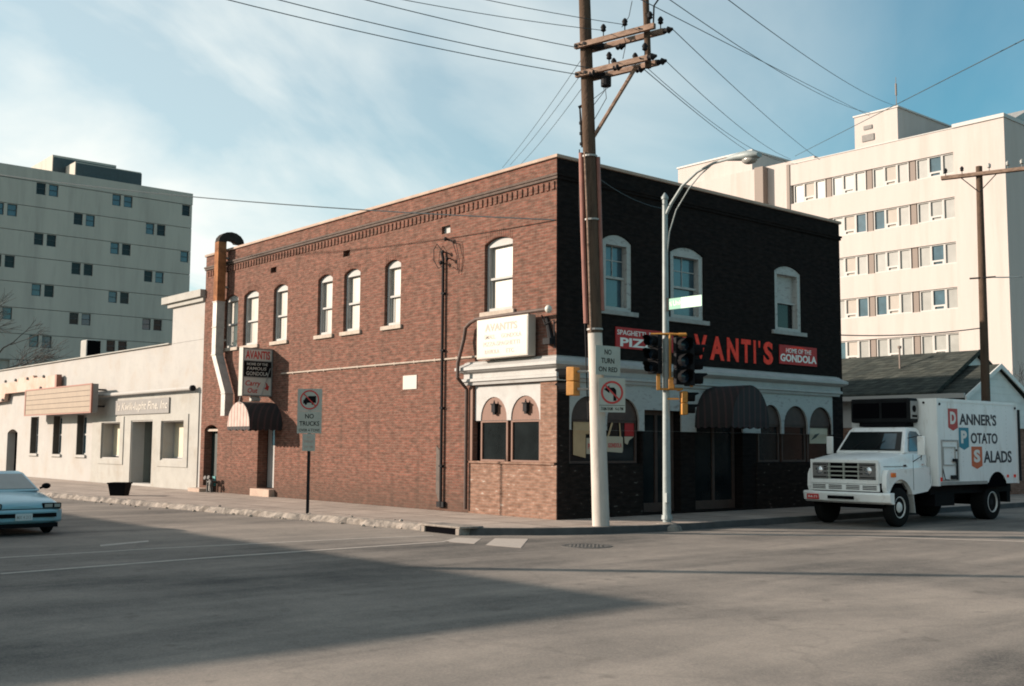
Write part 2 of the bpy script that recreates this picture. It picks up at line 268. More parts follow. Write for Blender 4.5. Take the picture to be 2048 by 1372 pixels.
M['dkgreen'] = mat('dark_green_door', (0.006, 0.018, 0.016), 0.5, var=0.3)
M['teal'] = mat('teal_box', (0.03, 0.2, 0.2), 0.6)
M['tower'] = mat('tower_concrete', (0.42, 0.395, 0.345), 0.9, var=0.08, vscale=0.5, stretch=(1, 1, .12), dark=(0.31, 0.29, 0.255), dscale=0.6, dlo=.48, dhi=.8)
M['towerdark'] = mat('dark_metal_cladding', (0.035, 0.05, 0.055), 0.6, var=0.2)
M['ledge'] = mat('tower_joint', (0.07, 0.07, 0.065), 0.9)
M['hosp'] = mat('pale_cream_brick', (0.575, 0.515, 0.48), 0.9, var=0.05, vscale=0.6, bump=0.3, bscale=8, stretch=(1.6, 1.6, .14), dark=(0.50, 0.425, 0.38), dscale=0.5, dlo=.5, dhi=.8)
M['shade'] = mat('drawn_window_shade', (0.46, 0.415, 0.365), 0.7, var=0.1, vscale=0.7)
M['hwhite'] = mat('white_window_frame', (0.58, 0.565, 0.54), 0.6)
M['pillar'] = mat('brown_mullion_panel', (0.24, 0.19, 0.16), 0.7)
M['shingle'] = brick_mat('dark_roof_shingle', (0.075, 0.08, 0.07), (0.035, 0.042, 0.04), (0.025, 0.03, 0.028), bw=0.3, bh=0.11, dirt=(0.06, 0.065, 0.055), dirt_amt=0.6)
M['siding'] = siding_mat('white_siding', (0.62, 0.61, 0.58))
M['truckwhite'] = mat('truck_white_paint', (0.78, 0.79, 0.77), 0.35, var=0.05, vscale=2, coat=0.3, dark=(0.45, 0.41, 0.36), dscale=3.0, dlo=0.56, dhi=0.78)
M['boxwhite'] = mat('truck_box_white', (0.78, 0.79, 0.77), 0.5, var=0.06, vscale=1.6, stretch=(1.5, 1.5, .3), dark=(0.5, 0.46, 0.40), dscale=2.0, dlo=0.55, dhi=0.8)
M['reefer'] = mat('reefer_black', (0.010, 0.011, 0.012), 0.7, var=0.4, vscale=2, spec=0.12)
M['navy'] = mat('lettering_dark', (0.02, 0.016, 0.024), 0.6)
M['tblue'] = mat('shield_teal', (0.01, 0.19, 0.27), 0.55)
M['orange'] = mat('shield_orange', (0.52, 0.10, 0.025), 0.55)
M['amber'] = mat('amber_lens', (0.75, 0.16, 0.02), 0.25, coat=0.5)
M['chrome'] = mat('lamp_chrome', (0.7, 0.72, 0.74), 0.18, metal=0.8)
M['tyre'] = mat('tyre_rubber', (0.010, 0.010, 0.010), 0.9, bump=0.4, bscale=30, spec=0.1)
M['rim'] = mat('wheel_white', (0.66, 0.66, 0.63), 0.5, var=0.15, vscale=8, dark=(0.2, 0.17, 0.15), dscale=6, dlo=0.6, dhi=0.8)
M['carblue'] = mat('pale_blue_car_paint', (0.20, 0.37, 0.43), 0.3, coat=0.5)
M['plate'] = mat('licence_plate', (0.5, 0.52, 0.52), 0.5)
M['marq'] = mat('tan_reader_board', (0.31, 0.225, 0.15), 0.6, var=0.1, vscale=2)
M['pink'] = mat('faded_orange_sign', (0.56, 0.32, 0.235), 0.7, var=0.15, vscale=2, dark=(0.52, 0.42, 0.35), dscale=0.9, dlo=0.42, dhi=0.58)
M['pinkred'] = mat('brown_red_trim', (0.24, 0.10, 0.07), 0.7)
M['sgrey'] = mat('grey_sign_board', (0.22, 0.21, 0.20), 0.7, var=0.12, vscale=4)
M['dkgrey'] = mat('dark_grey_door', (0.13, 0.145, 0.135), 0.7, var=0.12, vscale=2)
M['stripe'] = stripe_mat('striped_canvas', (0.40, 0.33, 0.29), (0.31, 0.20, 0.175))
M['dstripe'] = stripe_mat('shaded_striped_canvas', (0.012, 0.011, 0.012), (0.035, 0.018, 0.019), per=0.24, duty=0.3)  # darkened copy of the striped canvas, shade put into its colour
M['bag'] = mat('pale_canvas_bag', (0.42, 0.36, 0.27), 0.8, var=0.1)
M['tan'] = mat('tan_poster', (0.50, 0.34, 0.19), 0.75, var=0.12, vscale=3)
M['poster'] = mat('cream_poster', (0.5, 0.45, 0.33), 0.7, var=0.1)
M['bark'] = mat('grey_bark', (0.05, 0.043, 0.038), 0.95, var=0.4, vscale=3)
M['iron'] = mat('cast_iron', (0.06, 0.058, 0.055), 0.7, var=0.4, vscale=9)
M['mark'] = mat('worn_white_marking', (0.58, 0.51, 0.45), 0.85, var=0.2, vscale=5, dark=(0.27, 0.235, 0.205), dscale=5, dlo=0.5, dhi=0.72)
M['gravel'] = mat('broken_concrete', (0.42, 0.36, 0.31), 0.95, var=0.35, vscale=6)
M['roof'] = mat('tar_roof', (0.06, 0.06, 0.06), 0.95, var=0.3)
M['shadowstrip'] = mat('wall_shadow_tone', (0.085, 0.068, 0.058), 0.9, var=0.3, vscale=5)  # tone of a shadow strip painted on the brick wall
M['lens'] = mat('dark_signal_lens', (0.015, 0.03, 0.05), 0.15)

# ------------------------------------------------------------------ object helpers
MW = {}
def mw(o): return MW.get(o.name, Matrix.Identity(4))
def thing(name, label=None, cat=None, loc=(0, 0, 0), group=None):
    o = bpy.data.objects.new(name, None); COL.objects.link(o); o.location = loc; o.empty_display_size = 0.3
    MW[o.name] = Matrix.Translation(loc)
    if label: o['label'] = label
    if cat: o['category'] = cat
    if group: o['group'] = group
    return o
def tag(o, label, cat, group=None):
    o['label'] = label; o['category'] = cat
    if group: o['group'] = group
    return o
def finish(name, bm, m, parent=None, smooth=None, bevel=0, label=None, loc=None, seg=2):
    """bm holds world coordinates"""
    bmesh.ops.remove_doubles(bm, verts=bm.verts, dist=1e-5) if smooth is not None else None
    bmesh.ops.delete(bm, geom=[v_ for v_ in bm.verts if not v_.link_faces], context='VERTS')
    bmesh.ops.recalc_face_normals(bm, faces=bm.faces)
    me = bpy.data.meshes.new(name); bm.to_mesh(me); bm.free()
    o = bpy.data.objects.new(name, me); COL.objects.link(o)
    if parent:
        base = mw(parent); o.parent = parent
    else:
        if loc is None:
            xs = [v.co for v in me.vertices]
            loc = Vector(((min(c.x for c in xs)+max(c.x for c in xs))/2, (min(c.y for c in xs)+max(c.y for c in xs))/2, min(c.z for c in xs)))
        base = Matrix.Translation(loc); o.location = loc
    me.transform(base.inverted()); MW[o.name] = base.copy()
    me.materials.append(m)
    if smooth is not None:
        me.polygons.foreach_set('use_smooth', [True]*len(me.polygons))
        try: me.set_sharp_from_angle(angle=R(smooth))
        except Exception: pass
    if bevel:
        b = o.modifiers.new('bevel', 'BEVEL'); b.width = bevel; b.segments = seg; b.limit_method = 'ANGLE'; b.angle_limit = R(40)
        if smooth is None:
            me.polygons.foreach_set('use_smooth', [True]*len(me.polygons))
            try: me.set_sharp_from_angle(angle=R(30))
            except Exception: pass
    if label: o['label'] = label
    return o
def structure(name, bm, m, **k):
    o = finish(name, bm, m, **k); o['kind'] = 'structure'; return o

class Fr:
    """u along reading direction, v up, w out of the wall"""
    def __init__(s, o, u, n=None, vv=(0, 0, 1)):
        s.o = Vector(o); s.u = Vector(u).normalized(); s.v = Vector(vv); s.n = Vector(n) if n else s.u.cross(s.v)
    def __call__(s, u, v, w=0): return s.o+s.u*u+s.v*v+s.n*w
FL = Fr((0, 0, 0), (0, -1, 0)); FR = Fr((0, 0, 0), (1, 0, 0)); FW = Fr((0, 0, 0), (1, 0, 0), (0, -1, 0))
NB = bmesh.new
def box(bm, F, u0, u1, v0, v1, w0, w1):
    vs = [bm.verts.new(F(u, v, w)) for w in (w0, w1) for v in (v0, v1) for u in (u0, u1)]
    for f in ((0, 1, 3, 2), (4, 6, 7, 5), (0, 4, 5, 1), (2, 3, 7, 6), (0, 2, 6, 4), (1, 5, 7, 3)): bm.faces.new([vs[i] for i in f])
def wbox(bm, x0, x1, y0, y1, z0, z1):
    vs = [bm.verts.new((x, y, z)) for z in (z0, z1) for y in (y0, y1) for x in (x0, x1)]
    for f in ((0, 1, 3, 2), (4, 6, 7, 5), (0, 4, 5, 1), (2, 3, 7, 6), (0, 2, 6, 4), (1, 5, 7, 3)): bm.faces.new([vs[i] for i in f])
def slab(bm, F, outer, w0, w1, holes=()):
    loops = [list(outer)]+[list(h) for h in holes]
    flat = [p for l in loops for p in l]
    tris = tessellate_polygon([[Vector((p[0], p[1], 0)) for p in l] for l in loops])
    a = [bm.verts.new(F(p[0], p[1], w0)) for p in flat]; b = [bm.verts.new(F(p[0], p[1], w1)) for p in flat]
    for t in tris:
        try: bm.faces.new([b[i] for i in t]); bm.faces.new([a[i] for i in reversed(t)])
        except ValueError: pass
    k = 0
    for l in loops:
        n = len(l)
        for i in range(n):
            j = (i+1) % n; bm.faces.new([a[k+i], a[k+j], b[k+j], b[k+i]])
        k += n
def rect(u0, u1, v0, v1): return [(u0, v0), (u1, v0), (u1, v1), (u0, v1)]
def arch(u0, u1, v0, vs_, vc, n=12, ell=False):
    c = (u0+u1)/2; a = (u1-u0)/2; pts = [(u0, v0), (u1, v0)]
    for i in range(n+1):
        if ell: t = math.pi*i/n; pts.append((c+a*math.cos(t), vs_+(vc-vs_)*math.sin(t)))
        else: s = 1-2*i/n; pts.append((c+a*s, vs_+(vc-vs_)*(1-s*s)))
    return pts
def disc(cu, cv, r, n=20, rv=None): return [(cu+r*math.cos(2*math.pi*i/n), cv+(rv or r)*math.sin(2*math.pi*i/n)) for i in range(n)]
def ring_pts(p, q, r, n, r2=None):
    d = (q-p).normalized(); a = d.orthogonal().normalized(); b = d.cross(a)
    return [a*math.cos(2*math.pi*i/n)+b*math.sin(2*math.pi*i/n) for i in range(n)]
def cyl(bm, p, q, r0, r1=None, n=12):
    p, q = Vector(p), Vector(q); r1 = r0 if r1 is None else r1; rp = ring_pts(p, q, r0, n)
    a = [bm.verts.new(p+d*r0) for d in rp]; b = [bm.verts.new(q+d*r1) for d in rp]
    for i in range(n): bm.faces.new([a[i], a[(i+1) % n], b[(i+1) % n], b[i]])
    bm.faces.new(list(reversed(a))); bm.faces.new(b)
def tube(bm, pts, r, n=8, square=False):
    pts = [Vector(p) for p in pts]; rs = r if isinstance(r, (list, tuple)) else [r]*len(pts)
    if square: n = 4
    rings = []; prev = None
    for i, p in enumerate(pts):
        d = (pts[min(i+1, len(pts)-1)]-pts[max(i-1, 0)]).normalized()
        if prev is None:
            a = d.orthogonal().normalized()
            if square:
                a = Vector((1, 1, 0)) if abs(d.z) > .5 else Vector((0, 1, 1)); a = (a-d*a.dot(d)).normalized()
        else: a = (prev-d*prev.dot(d)).normalized()
        prev = a; b = d.cross(a)
        rings.append([bm.verts.new(p+(a*math.cos(2*math.pi*k/n)+b*math.sin(2*math.pi*k/n))*rs[i]) for k in range(n)])
    for i in range(len(rings)-1):
        for k in range(n): bm.faces.new([rings[i][k], rings[i][(k+1) % n], rings[i+1][(k+1) % n], rings[i+1][k]])
    bm.faces.new(list(reversed(rings[0]))); bm.faces.new(rings[-1])
def loft(bm, secs, caps=True):
    rings = [[bm.verts.new(p) for p in s] for s in secs]; n = len(rings[0])
    for i in range(len(rings)-1):
        for k in range(n): bm.faces.new([rings[i][k], rings[i][(k+1) % n], rings[i+1][(k+1) % n], rings[i+1][k]])
    if caps: bm.faces.new(list(reversed(rings[0]))); bm.faces.new(rings[-1])
def ellipsoid(bm, c, rx, ry, rz, nu=12, nv=8):
    r = bmesh.ops.create_uvsphere(bm, u_segments=nu, v_segments=nv, radius=1)
    for v_ in r['verts']: v_.co = Vector((c[0]+v_.co.x*rx, c[1]+v_.co.y*ry, c[2]+v_.co.z*rz))
def lathe(bm, p, ax, prof, n=16):
    """prof: (distance along axis, radius)"""
    p = Vector(p); ax = Vector(ax).normalized(); rp = ring_pts(p, p+ax, 1, n)
    rings = [[bm.verts.new(p+ax*d+q*max(r, 1e-4)) for q in rp] for d, r in prof]
    for i in range(len(rings)-1):
        for k in range(n): bm.faces.new([rings[i][k], rings[i][(k+1) % n], rings[i+1][(k+1) % n], rings[i+1][k]])
    bm.faces.new(list(reversed(rings[0]))); bm.faces.new(rings[-1])
_tc = {}
def text_mesh(s, bold):
    if (s, bold) in _tc: return _tc[(s, bold)]
    cu = bpy.data.curves.new('t', 'FONT'); cu.body = s; cu.offset = bold; cu.resolution_u = 3; cu.size = 1; cu.fill_mode = 'BOTH'; cu.extrude = 0.01
    ob = bpy.data.objects.new('t', cu); COL.objects.link(ob); dg = bpy.context.evaluated_depsgraph_get()
    me = bpy.data.meshes.new_from_object(ob.evaluated_get(dg)); bpy.data.objects.remove(ob)
    vs_ = [tuple(v_.co) for v_ in me.vertices]; fs = [tuple(p.vertices) for p in me.polygons]
    bpy.data.meshes.remove(me); _tc[(s, bold)] = (vs_, fs); return _tc[(s, bold)]
def text(bm, F, s, u0, u1, v0, v1, w0, w1, bold=0.02, slant=0.0, dv=0.0):
    """fit the word into the rectangle; dv shifts v linearly along u (sloping line)"""
    vs_, fs = text_mesh(s, bold)
    x0 = min(p[0] for p in vs_); x1 = max(p[0] for p in vs_); y0 = min(p[1] for p in vs_); y1 = max(p[1] for p in vs_); zm = max(p[2] for p in vs_) or 1
    V = []
    for p in vs_:
        a = (p[0]-x0)/(x1-x0); b = (p[1]-y0)/(y1-y0)
        V.append(bm.verts.new(F(u0+(u1-u0)*a+slant*(v1-v0)*b, v0+(v1-v0)*b+dv*a, w1 if p[2] > 0 else w0)))
    for f in fs:
        try: bm.faces.new([V[i] for i in f])
        except ValueError: pass

def lin(a, b, t): return a+(b-a)*t
def profile_path(bm, prof, y_end, x_end, wend=1.0, legs=(0, 1)):
    """moulding that wraps the street corner: prof = list of (w, z)"""
    rows = []
    for w_, z in prof:
        rows.append([bm.verts.new(p) for p in ((-w_, y_end+w_*wend, z), (-w_, -w_, z), (x_end+w_*wend, -w_, z))])
    for i in range(len(rows)-1):
        for k in legs: bm.faces.new([rows[i][k], rows[i][k+1], rows[i+1][k+1], rows[i+1][k]])
    for k in ((0, 2) if len(legs) == 2 else (legs[0], legs[0]+1)):
        bm.faces.new([r[k] for r in rows])
    # inner faces
    for k in legs: bm.faces.new([rows[0][k], rows[-1][k], rows[-1][k+1], rows[0][k+1]])
# ------------------------------------------------------------------ ground, road, pavement
FZ = Fr((0, 0, 0), (1, 0, 0), (0, 0, 1), (0, 1, 0))
bm = NB(); slab(bm, FZ, rect(-1500, 1500, -1500, 1500), -0.6, -0.25); structure('ground', bm, M['earth'])
bm = NB(); slab(bm, FZ, rect(-120, 160, -120, 160), -0.22, -0.15); structure('road', bm, M['asphalt'])
kerb = [(-6.4, 62), (-5.5, 25), (-4.75, 14), (-4.35, 9.2), (-4.05, 6.3), (-3.8, 4.7), (-3.62, 3.2), (-3.52, 1.5), (-3.46, 0.6), (-3.42, -0.3), (-3.3, -0.85), (-2.85, -1.25), (-2.35, -1.66), (-1.8, -1.95), (-1.1, -2.27), (-0.35, -2.47), (0.6, -2.64), (1.6, -2.72), (4, -2.75), (12, -2.75), (40, -2.75), (90, -2.75)]
fine = []
for i in range(len(kerb)-1):
    a, b = Vector(kerb[i]), Vector(kerb[i+1]); L = (b-a).length; n = max(1, int(min(L/0.22, 120)))
    for k in range(n): fine.append(a.lerp(b, k/n))
fine.append(Vector(kerb[-1]))
def offs(i, d):
    t = (fine[min(i+1, len(fine)-1)]-fine[max(i-1, 0)]).normalized(); return fine[i]+Vector((-t.y, t.x))*d
def rag(p): return 1.0 if (p.y > 0.9 and p.x < -3) else 0.12
bm = NB(); rows = []
for i, p in enumerate(fine):
    g = rag(p); q = offs(i, random.uniform(-0.05, 0.04)*g); t = offs(i, 0.05+random.uniform(-0.03, 0.06)*g); s_ = offs(i, 0.2)
    zt = random.uniform(-0.035, 0.01)*g+0.004
    rows.append([bm.verts.new((q.x, q.y, -0.2)), bm.verts.new((q.x, q.y, -0.15+0.05*random.random()*g)), bm.verts.new((t.x, t.y, zt)), bm.verts.new((s_.x, s_.y, 0.006)), bm.verts.new((s_.x, s_.y, -0.2))])
for i in range(len(rows)-1):
    for k in range(1 if rag(fine[i]) < .5 else 0, 4): bm.faces.new([rows[i][k], rows[i][k+1], rows[i+1][k+1], rows[i+1][k]]) if k != 1 or rag(fine[i]) > .5 else None
structure('kerb', bm, M['kerb'])
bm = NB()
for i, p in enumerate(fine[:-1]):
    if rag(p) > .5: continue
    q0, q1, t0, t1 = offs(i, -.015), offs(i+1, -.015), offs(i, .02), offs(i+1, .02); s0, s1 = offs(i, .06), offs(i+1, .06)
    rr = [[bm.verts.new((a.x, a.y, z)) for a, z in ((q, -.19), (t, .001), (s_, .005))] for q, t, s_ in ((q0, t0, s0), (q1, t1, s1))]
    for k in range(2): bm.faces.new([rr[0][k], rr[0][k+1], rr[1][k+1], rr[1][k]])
structure('kerb_shade_face', bm, M['kerbshade'], smooth=40)
ins = [tuple(offs(i, 0.15)) for i in range(0, len(fine))]
bm = NB(); slab(bm, FZ, ins+[(90, 90), (0, 90)], -0.2, 0.0); structure('sidewalk', bm, M['concrete'])
bm = NB(); slab(bm, FZ, [(-14.9, 0.6), (-14.9, 90), (-60, 90), (-60, 0.6)], -0.2, 0.0); structure('sidewalk', bm, M['concrete'])
# painted markings
def quadmark(name, pts):
    bm = NB(); slab(bm, FZ, pts, -0.149, -0.145); return structure(name, bm, M['mark'])
def stripe(pts, wd):
    L, Rg = [], []
    for i, p in enumerate(pts):
        a = Vector(pts[max(i-1, 0)]); b = Vector(pts[min(i+1, len(pts)-1)]); t = (b-a).normalized(); nrm = Vector((-t.y, t.x))*wd/2
        L.append(tuple(Vector(p)+nrm)); Rg.append(tuple(Vector(p)-nrm))
    return L+Rg[::-1]
quadmark('road_marking', stripe([(-13.2, 0.1), (-9.9, 0.15), (-5.9, -0.2), (-4.1, -0.55)], 0.11))
quadmark('road_marking', stripe([(-13.4, -2.3), (-9.7, -1.95), (-7.1, -1.9), (-4.7, -1.85)], 0.13))
quadmark('road_marking', [(-10.53, 1.49), (-9.41, 1.9), (-9.54, 1.57), (-10.64, 1.18)])
quadmark('road_marking', [(-4.0, -1.22), (-3.75, -1.74), (-4.6, -2.57), (-4.78, -1.77)])
quadmark('road_marking', [(-3.46, -1.84), (-2.98, -2.35), (-4.43, -3.79), (-4.57, -2.9)])
quadmark('road_marking', stripe([(1.1, -3.6), (3.3, -6.05), (5.1, -9.0), (6.0, -11)], 0.14))
# manhole, storm drain, loose bits of broken kerb
t = thing('manhole_cover', 'round dark iron cover set in the asphalt just off the street corner', 'manhole', (-3.13, -4.25, -0.15))
bm = NB(); slab(bm, FZ, disc(-3.13, -4.25, 0.5, 28), -0.15, -0.141, [disc(-3.13, -4.25, 0.42, 28)]); finish('frame', bm, M['iron'], t)
bm = NB(); slab(bm, FZ, disc(-3.13, -4.25, 0.41, 28), -0.15, -0.143)
for i in range(-3, 4):
    for k in range(-3, 4):
        if i*i+k*k < 11: wbox(bm, -3.13+i*.105-.03, -3.13+i*.105+.03, -4.25+k*.105-.03, -4.25+k*.105+.03, -0.1435, -0.138)
finish('lid', bm, M['iron'], t)
t = thing('storm_drain', 'concrete kerb inlet with a black slot at the rounded street corner', 'drain', (-3.4, -0.2, -0.15))
bm = NB(); loc_pts = [(-3.62, 0.62), (-3.58, -0.78), (-3.25, -0.95), (-3.0, -0.9), (-3.0, 0.62)]
slab(bm, FZ, loc_pts, -0.012, 0.035)
for y in (0.55, -0.72): wbox(bm, -3.6, -3.1, y-0.07, y+0.07, -0.16, -0.012)
finish('hood', bm, M['kerb'], t, bevel=0.02)
bm = NB(); wbox(bm, -3.56, -3.2, -0.645, 0.475, -0.16, -0.013); finish('slot', bm, M['void'], t)
bm = NB()
for i in range(260):
    k = random.randrange(len(fine)); p = fine[k]
    if p.y < 1.0 or p.y > 24: continue
    q = offs(k, random.gauss(-0.05, 0.22)); r = random.uniform(0.012, 0.06)*(1.4 if random.random() < .12 else 1)
    s = bmesh.ops.create_icosphere(bm, subdivisions=1, radius=r)
    z0 = 0.0 if (q-offs(k, 0.15)).dot(offs(k, 1)-fine[k]) > 0 else -0.15
    for v_ in s['verts']: v_.co = Vector((v_.co.x*random.uniform(.7, 1.4)+q.x, v_.co.y*random.uniform(.7, 1.4)+q.y, v_.co.z*.7+z0+r*.35))
o = finish('kerb_rubble', bm, M['gravel']); tag(o, 'crumbs of broken concrete strewn along the ragged kerb', 'rubble'); o['kind'] = 'stuff'

# ------------------------------------------------------------------ brick corner building
bb = thing('brick_building', 'two-storey red brick corner building with white arched storefront and dark front', 'building', (0, 0, 0))
WL = [(2.28, 1.16, 0), (7.21, 0.84, 1), (9.47, 0.95, 0), (11.09, 0.91, 1), (14.05, 0.98, 0), (16.22, 1.12, 1), (17.78, 1.09, 1)]
holes = []
for y, wd, _ in WL: holes.append(arch(-y-wd/2, -y+wd/2, 5.32, 7.16, 7.31))
vents = [(4.6, 7.84, .40, .22), (9.83, 7.84, .40, .2), (14.61, 7.87, .42, .2)]
for y, z, a, b in vents: holes.append(rect(-y-a/2, -y+a/2, z-b/2, z+b/2))
holes.append(rect(-3.26, -0.57, 1.38, 3.38))                     # corner storefront
holes.append(arch(-19.72, -18.6, 0.22, 2.34, 2.5))               # green door
holes.append(rect(-15.42, -14.2, 0.26, 2.5))                     # carry-out door
bm = NB(); slab(bm, FL, rect(-20.04, -0.02, -0.2, 9.0), -0.38, 0.0, holes); finish('wall', bm, M['brick'], bb, label='sunlit red brick side wall')
WR = [(2.15, 1.12, 0), (4.93, 1.40, 1), (9.62, 1.36, 2)]
holes = [arch(x-wd/2, x+wd/2, 5.30, 7.12, 7.32) for x, wd, _ in WR]
holes.append(rect(0.42, 3.05, 1.35, 3.38)); holes.append(rect(3.12, 4.6, 0.05, 2.8)); holes.append(rect(5.2, 7.3, 0.05, 3.38)); holes.append(rect(7.95, 11.75, 1.35, 3.38))
bm = NB(); slab(bm, FR, rect(0.003, 12.44, -0.2, 9.0), -0.38, 0.0, holes); finish('wall', bm, M['dbrick'], bb, label='dark brick front wall')
bm = NB(); wbox(bm, 12.06, 12.44, 0.385, 20.04, -0.2, 9.0); wbox(bm, 0.385, 12.055, 19.66, 20.04, -0.2, 9.0); finish('wall', bm, M['brick'], bb, label='plain rear wall')
bm = NB(); wbox(bm, 0.385, 12.055, 0.385, 19.655, 8.3, 8.5); finish('roof', bm, M['roof'], bb)
bm = NB(); wbox(bm, 1.2, 1.25, 1.2, 19.5, 0, 8.25); wbox(bm, 1.26, 11.9, 1.2, 1.25, 0, 8.25); wbox(bm, .4, 12, .4, 19.6, 4.1, 4.15); finish('dark_interior', bm, M['void'], bb)
bm = NB(); box(bm, FL, -20.08, 0.06, 9.003, 9.09, -0.45, 0.06); box(bm, FR, 0.455, 12.5, 9.003, 9.09, -0.45, 0.06); wbox(bm, 12.05, 12.5, 0.455, 20.08, 9.003, 9.09); finish('coping', bm, M['coping'], bb, bevel=0.012)
for k, mm in ((0, M['mould']), (1, M['dbrick'])):
    bm = NB(); profile_path(bm, [(-.03, 8.60), (.075, 8.60), (.075, 8.545), (.045, 8.535), (.05, 8.475), (.03, 8.46), (-.03, 8.455)], 20.0, 12.42, legs=(k,)); finish('stringcourse', bm, mm, bb)
bm = NB(); y = 0.14
while y < 19.9: box(bm, FL, -y-0.055, -y+0.055, 8.21, 8.42, -0.03, 0.032); y += 0.205
finish('dentil_band', bm, M['brick'], bb)
def sash_window(F, c, wd, z0, zs, zc, kind, right=False):
    if not right:
        bm = NB(); n = int(wd/0.085)
        for i in range(n):
            s_ = 2*(i+.5)/n-1; uc = c+s_*wd/2; z = 7.165+.15*(1-s_*s_); box(bm, F, uc-.033, uc+.033, z+.01, z+.21, -.02, .006)
        finish('brick_arch', bm, M['brick'], bb)
    u0, u1 = c-wd/2, c+wd/2; d = 0.012
    bm = NB(); fw = 0.10 if not right else 0.17
    slab(bm, F, arch(u0+d, u1-d, z0+d, zs, zc-d), -0.21, -0.10 if not right else -0.035, [rect(u0+fw, u1-fw, z0+0.11, zs-0.08)])
    m = lin(z0, zs, 0.49)
    box(bm, F, u0+fw+.001, u1-fw-.001, m-0.03, m+0.03, -0.19, -0.125)
    for a, b in ((u0+fw+.001, u0+fw+.05), (u1-fw-.05, u1-fw-.001)): box(bm, F, a, b, z0+.112, m-.031, -0.2, -0.15)
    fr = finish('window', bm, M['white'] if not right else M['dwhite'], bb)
    if not right:
        bm = NB(); box(bm, F, u0+fw, u1-fw, z0+0.1, zs-0.07, -0.23, -0.212); finish('pane', bm, M['blind'], fr)
        if kind:   # side strip of dark glass beside a blind that does not reach the edge
            bm = NB(); box(bm, F, u0+fw+.051, u0+fw+(.17 if kind == 1 else .1), z0+.115, m-.035, -0.211, -0.2); finish('glass_strip', bm, M['gglass'], fr)
    else:
        if kind == 2:
            bm = NB(); box(bm, F, u0+fw, u1-fw, lin(z0, zs, .5), zs-.07, -.23, -.212); finish('blind', bm, M['dwhite'], fr)
            bm = NB(); box(bm, F, u0+fw, u1-fw, z0+.1, lin(z0, zs, .5)-.003, -.23, -.214); finish('pane', bm, M['glass'], fr)
        else:
            bm = NB(); box(bm, F, u0+fw, u1-fw, z0+.1, zs-.07, -.23, -.212); finish('pane', bm, M['bglass'], fr)
            bm = NB(); cc = (u0+u1)/2; box(bm, F, cc-.012, cc+.012, m+.031, zs-.082, -.211, -.19); box(bm, F, u0+fw+.002, u1-fw-.002, lin(m, zs, .5)-.012, lin(m, zs, .5)+.012, -.209, -.192); finish('glazing_bar', bm, M['dwhite'], fr)
    bm = NB(); e = 0.14 if not right else 0.2; box(bm, F, u0-e+.02, u1+e-.02, z0-0.11, z0+0.01, -0.2, 0.07); finish('sill', bm, M['sill'] if not right else M['dsill'], fr, bevel=0.008)
for y, wd, k in WL: sash_window(FL, -y, wd, 5.32, 7.16, 7.31, k)
for x, wd, k in WR: sash_window(FR, x, wd, 5.30, 7.12, 7.32, k, True)
for i, (y, z, a, b) in enumerate(vents):
    bm = NB(); box(bm, FL, -y-a/2+.002, -y+a/2-.002, z-b/2+.002, z+b/2-.002, -.36, -.1 if i == 0 else -.2); finish('vent', bm, M['white'] if i == 0 else M['sill'], bb)
# cornice over the storefront, wraps the corner
prof = [(-.03, 4.015), (.10, 4.0), (.12, 3.97), (.27, 3.88), (.30, 3.865), (.30, 3.79), (.25, 3.765), (.22, 3.74), (.15, 3.715), (.12, 3.69), (.12, 3.575), (.17, 3.56), (.17, 3.49), (.12, 3.47), (.10, 3.40), (-.03, 3.40)]
bm = NB(); profile_path(bm, prof, 3.44, 12.02); finish('cornice', bm, M['white'], bb)
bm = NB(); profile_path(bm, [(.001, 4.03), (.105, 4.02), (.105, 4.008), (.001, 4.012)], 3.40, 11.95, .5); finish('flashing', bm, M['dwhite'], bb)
# side storefront: white fascia with two arches, brown panels, dark panes
bm = NB(); slab(bm, FL, rect(-3.24, -0.585, 2.45, 3.385), -0.10, -0.03, [arch(-3.0, -1.93, 2.452, 2.50, 3.07, 14, True), arch(-1.76, -0.66, 2.452, 2.50, 3.07, 14, True)]); finish('fascia', bm, M['white'], bb)
lm = NB()
for a, b in ((-2.99, -1.94), (-1.75, -0.67)):
    bm = NB(); slab(bm, FL, arch(a, b, 2.455, 2.50, 3.06, 14, True), -0.09, -0.055)
    for k in range(-6, 7):   # diagonal boards
        pass
    o = finish('arch_panel', bm, M['brown'], bb); c = (a+b)/2+.08
    bm = NB(); box(bm, FL, c-.07, c+.07, 2.66, 2.86, -.05, .06); box(bm, FL, c-.09, c+.09, 2.86, 2.89, -.05, .08); box(bm, FL, c-.04, c+.04, 2.6, 2.66, -.03, .04); cyl(bm, FL(c, 2.89, .02), FL(c, 2.98, .02), .03, .008, 8); finish('wall_lantern', bm, M['metal'], bb)
    bm = NB(); slab(bm, FL, rect(a-.03, b+.03, 1.385, 2.448), -0.12, -0.05, [rect(a+.03, b-.03, 1.43, 2.40)]); fr = finish('storefront_window', bm, M['brown'], bb)
    bm = NB(); box(bm, FL, a+.02, b-.02, 1.42, 2.41, -.105, -.09); finish('pane', bm, M['glass'], fr)
bm = NB(); box(bm, FL, -3.43, -3.265, 1.39, 3.38, -.05, .045); finish('corner_board', bm, M['brown'], bb)
bm = NB(); box(bm, FL, -3.25, -3.04, 1.385, 2.445, -.2, -.12); finish('reveal_shade', bm, M['void'], bb)  # black sheet stands in for shade on the left reveal
bm = NB(); box(bm, FL, -3.42, -0.02, 1.33, 1.385, -.02, .07); finish('ledge', bm, M['pbrick'], bb)
bm = NB(); box(bm, FL, -3.42, 0.028, -0.1, 1.328, -.01, .028); box(bm, FL, -0.568, 0.028, 1.39, 3.395, -.01, .028); finish('brick_base', bm, M['pbrick'], bb, label='newer pinkish brick facing below the storefront')
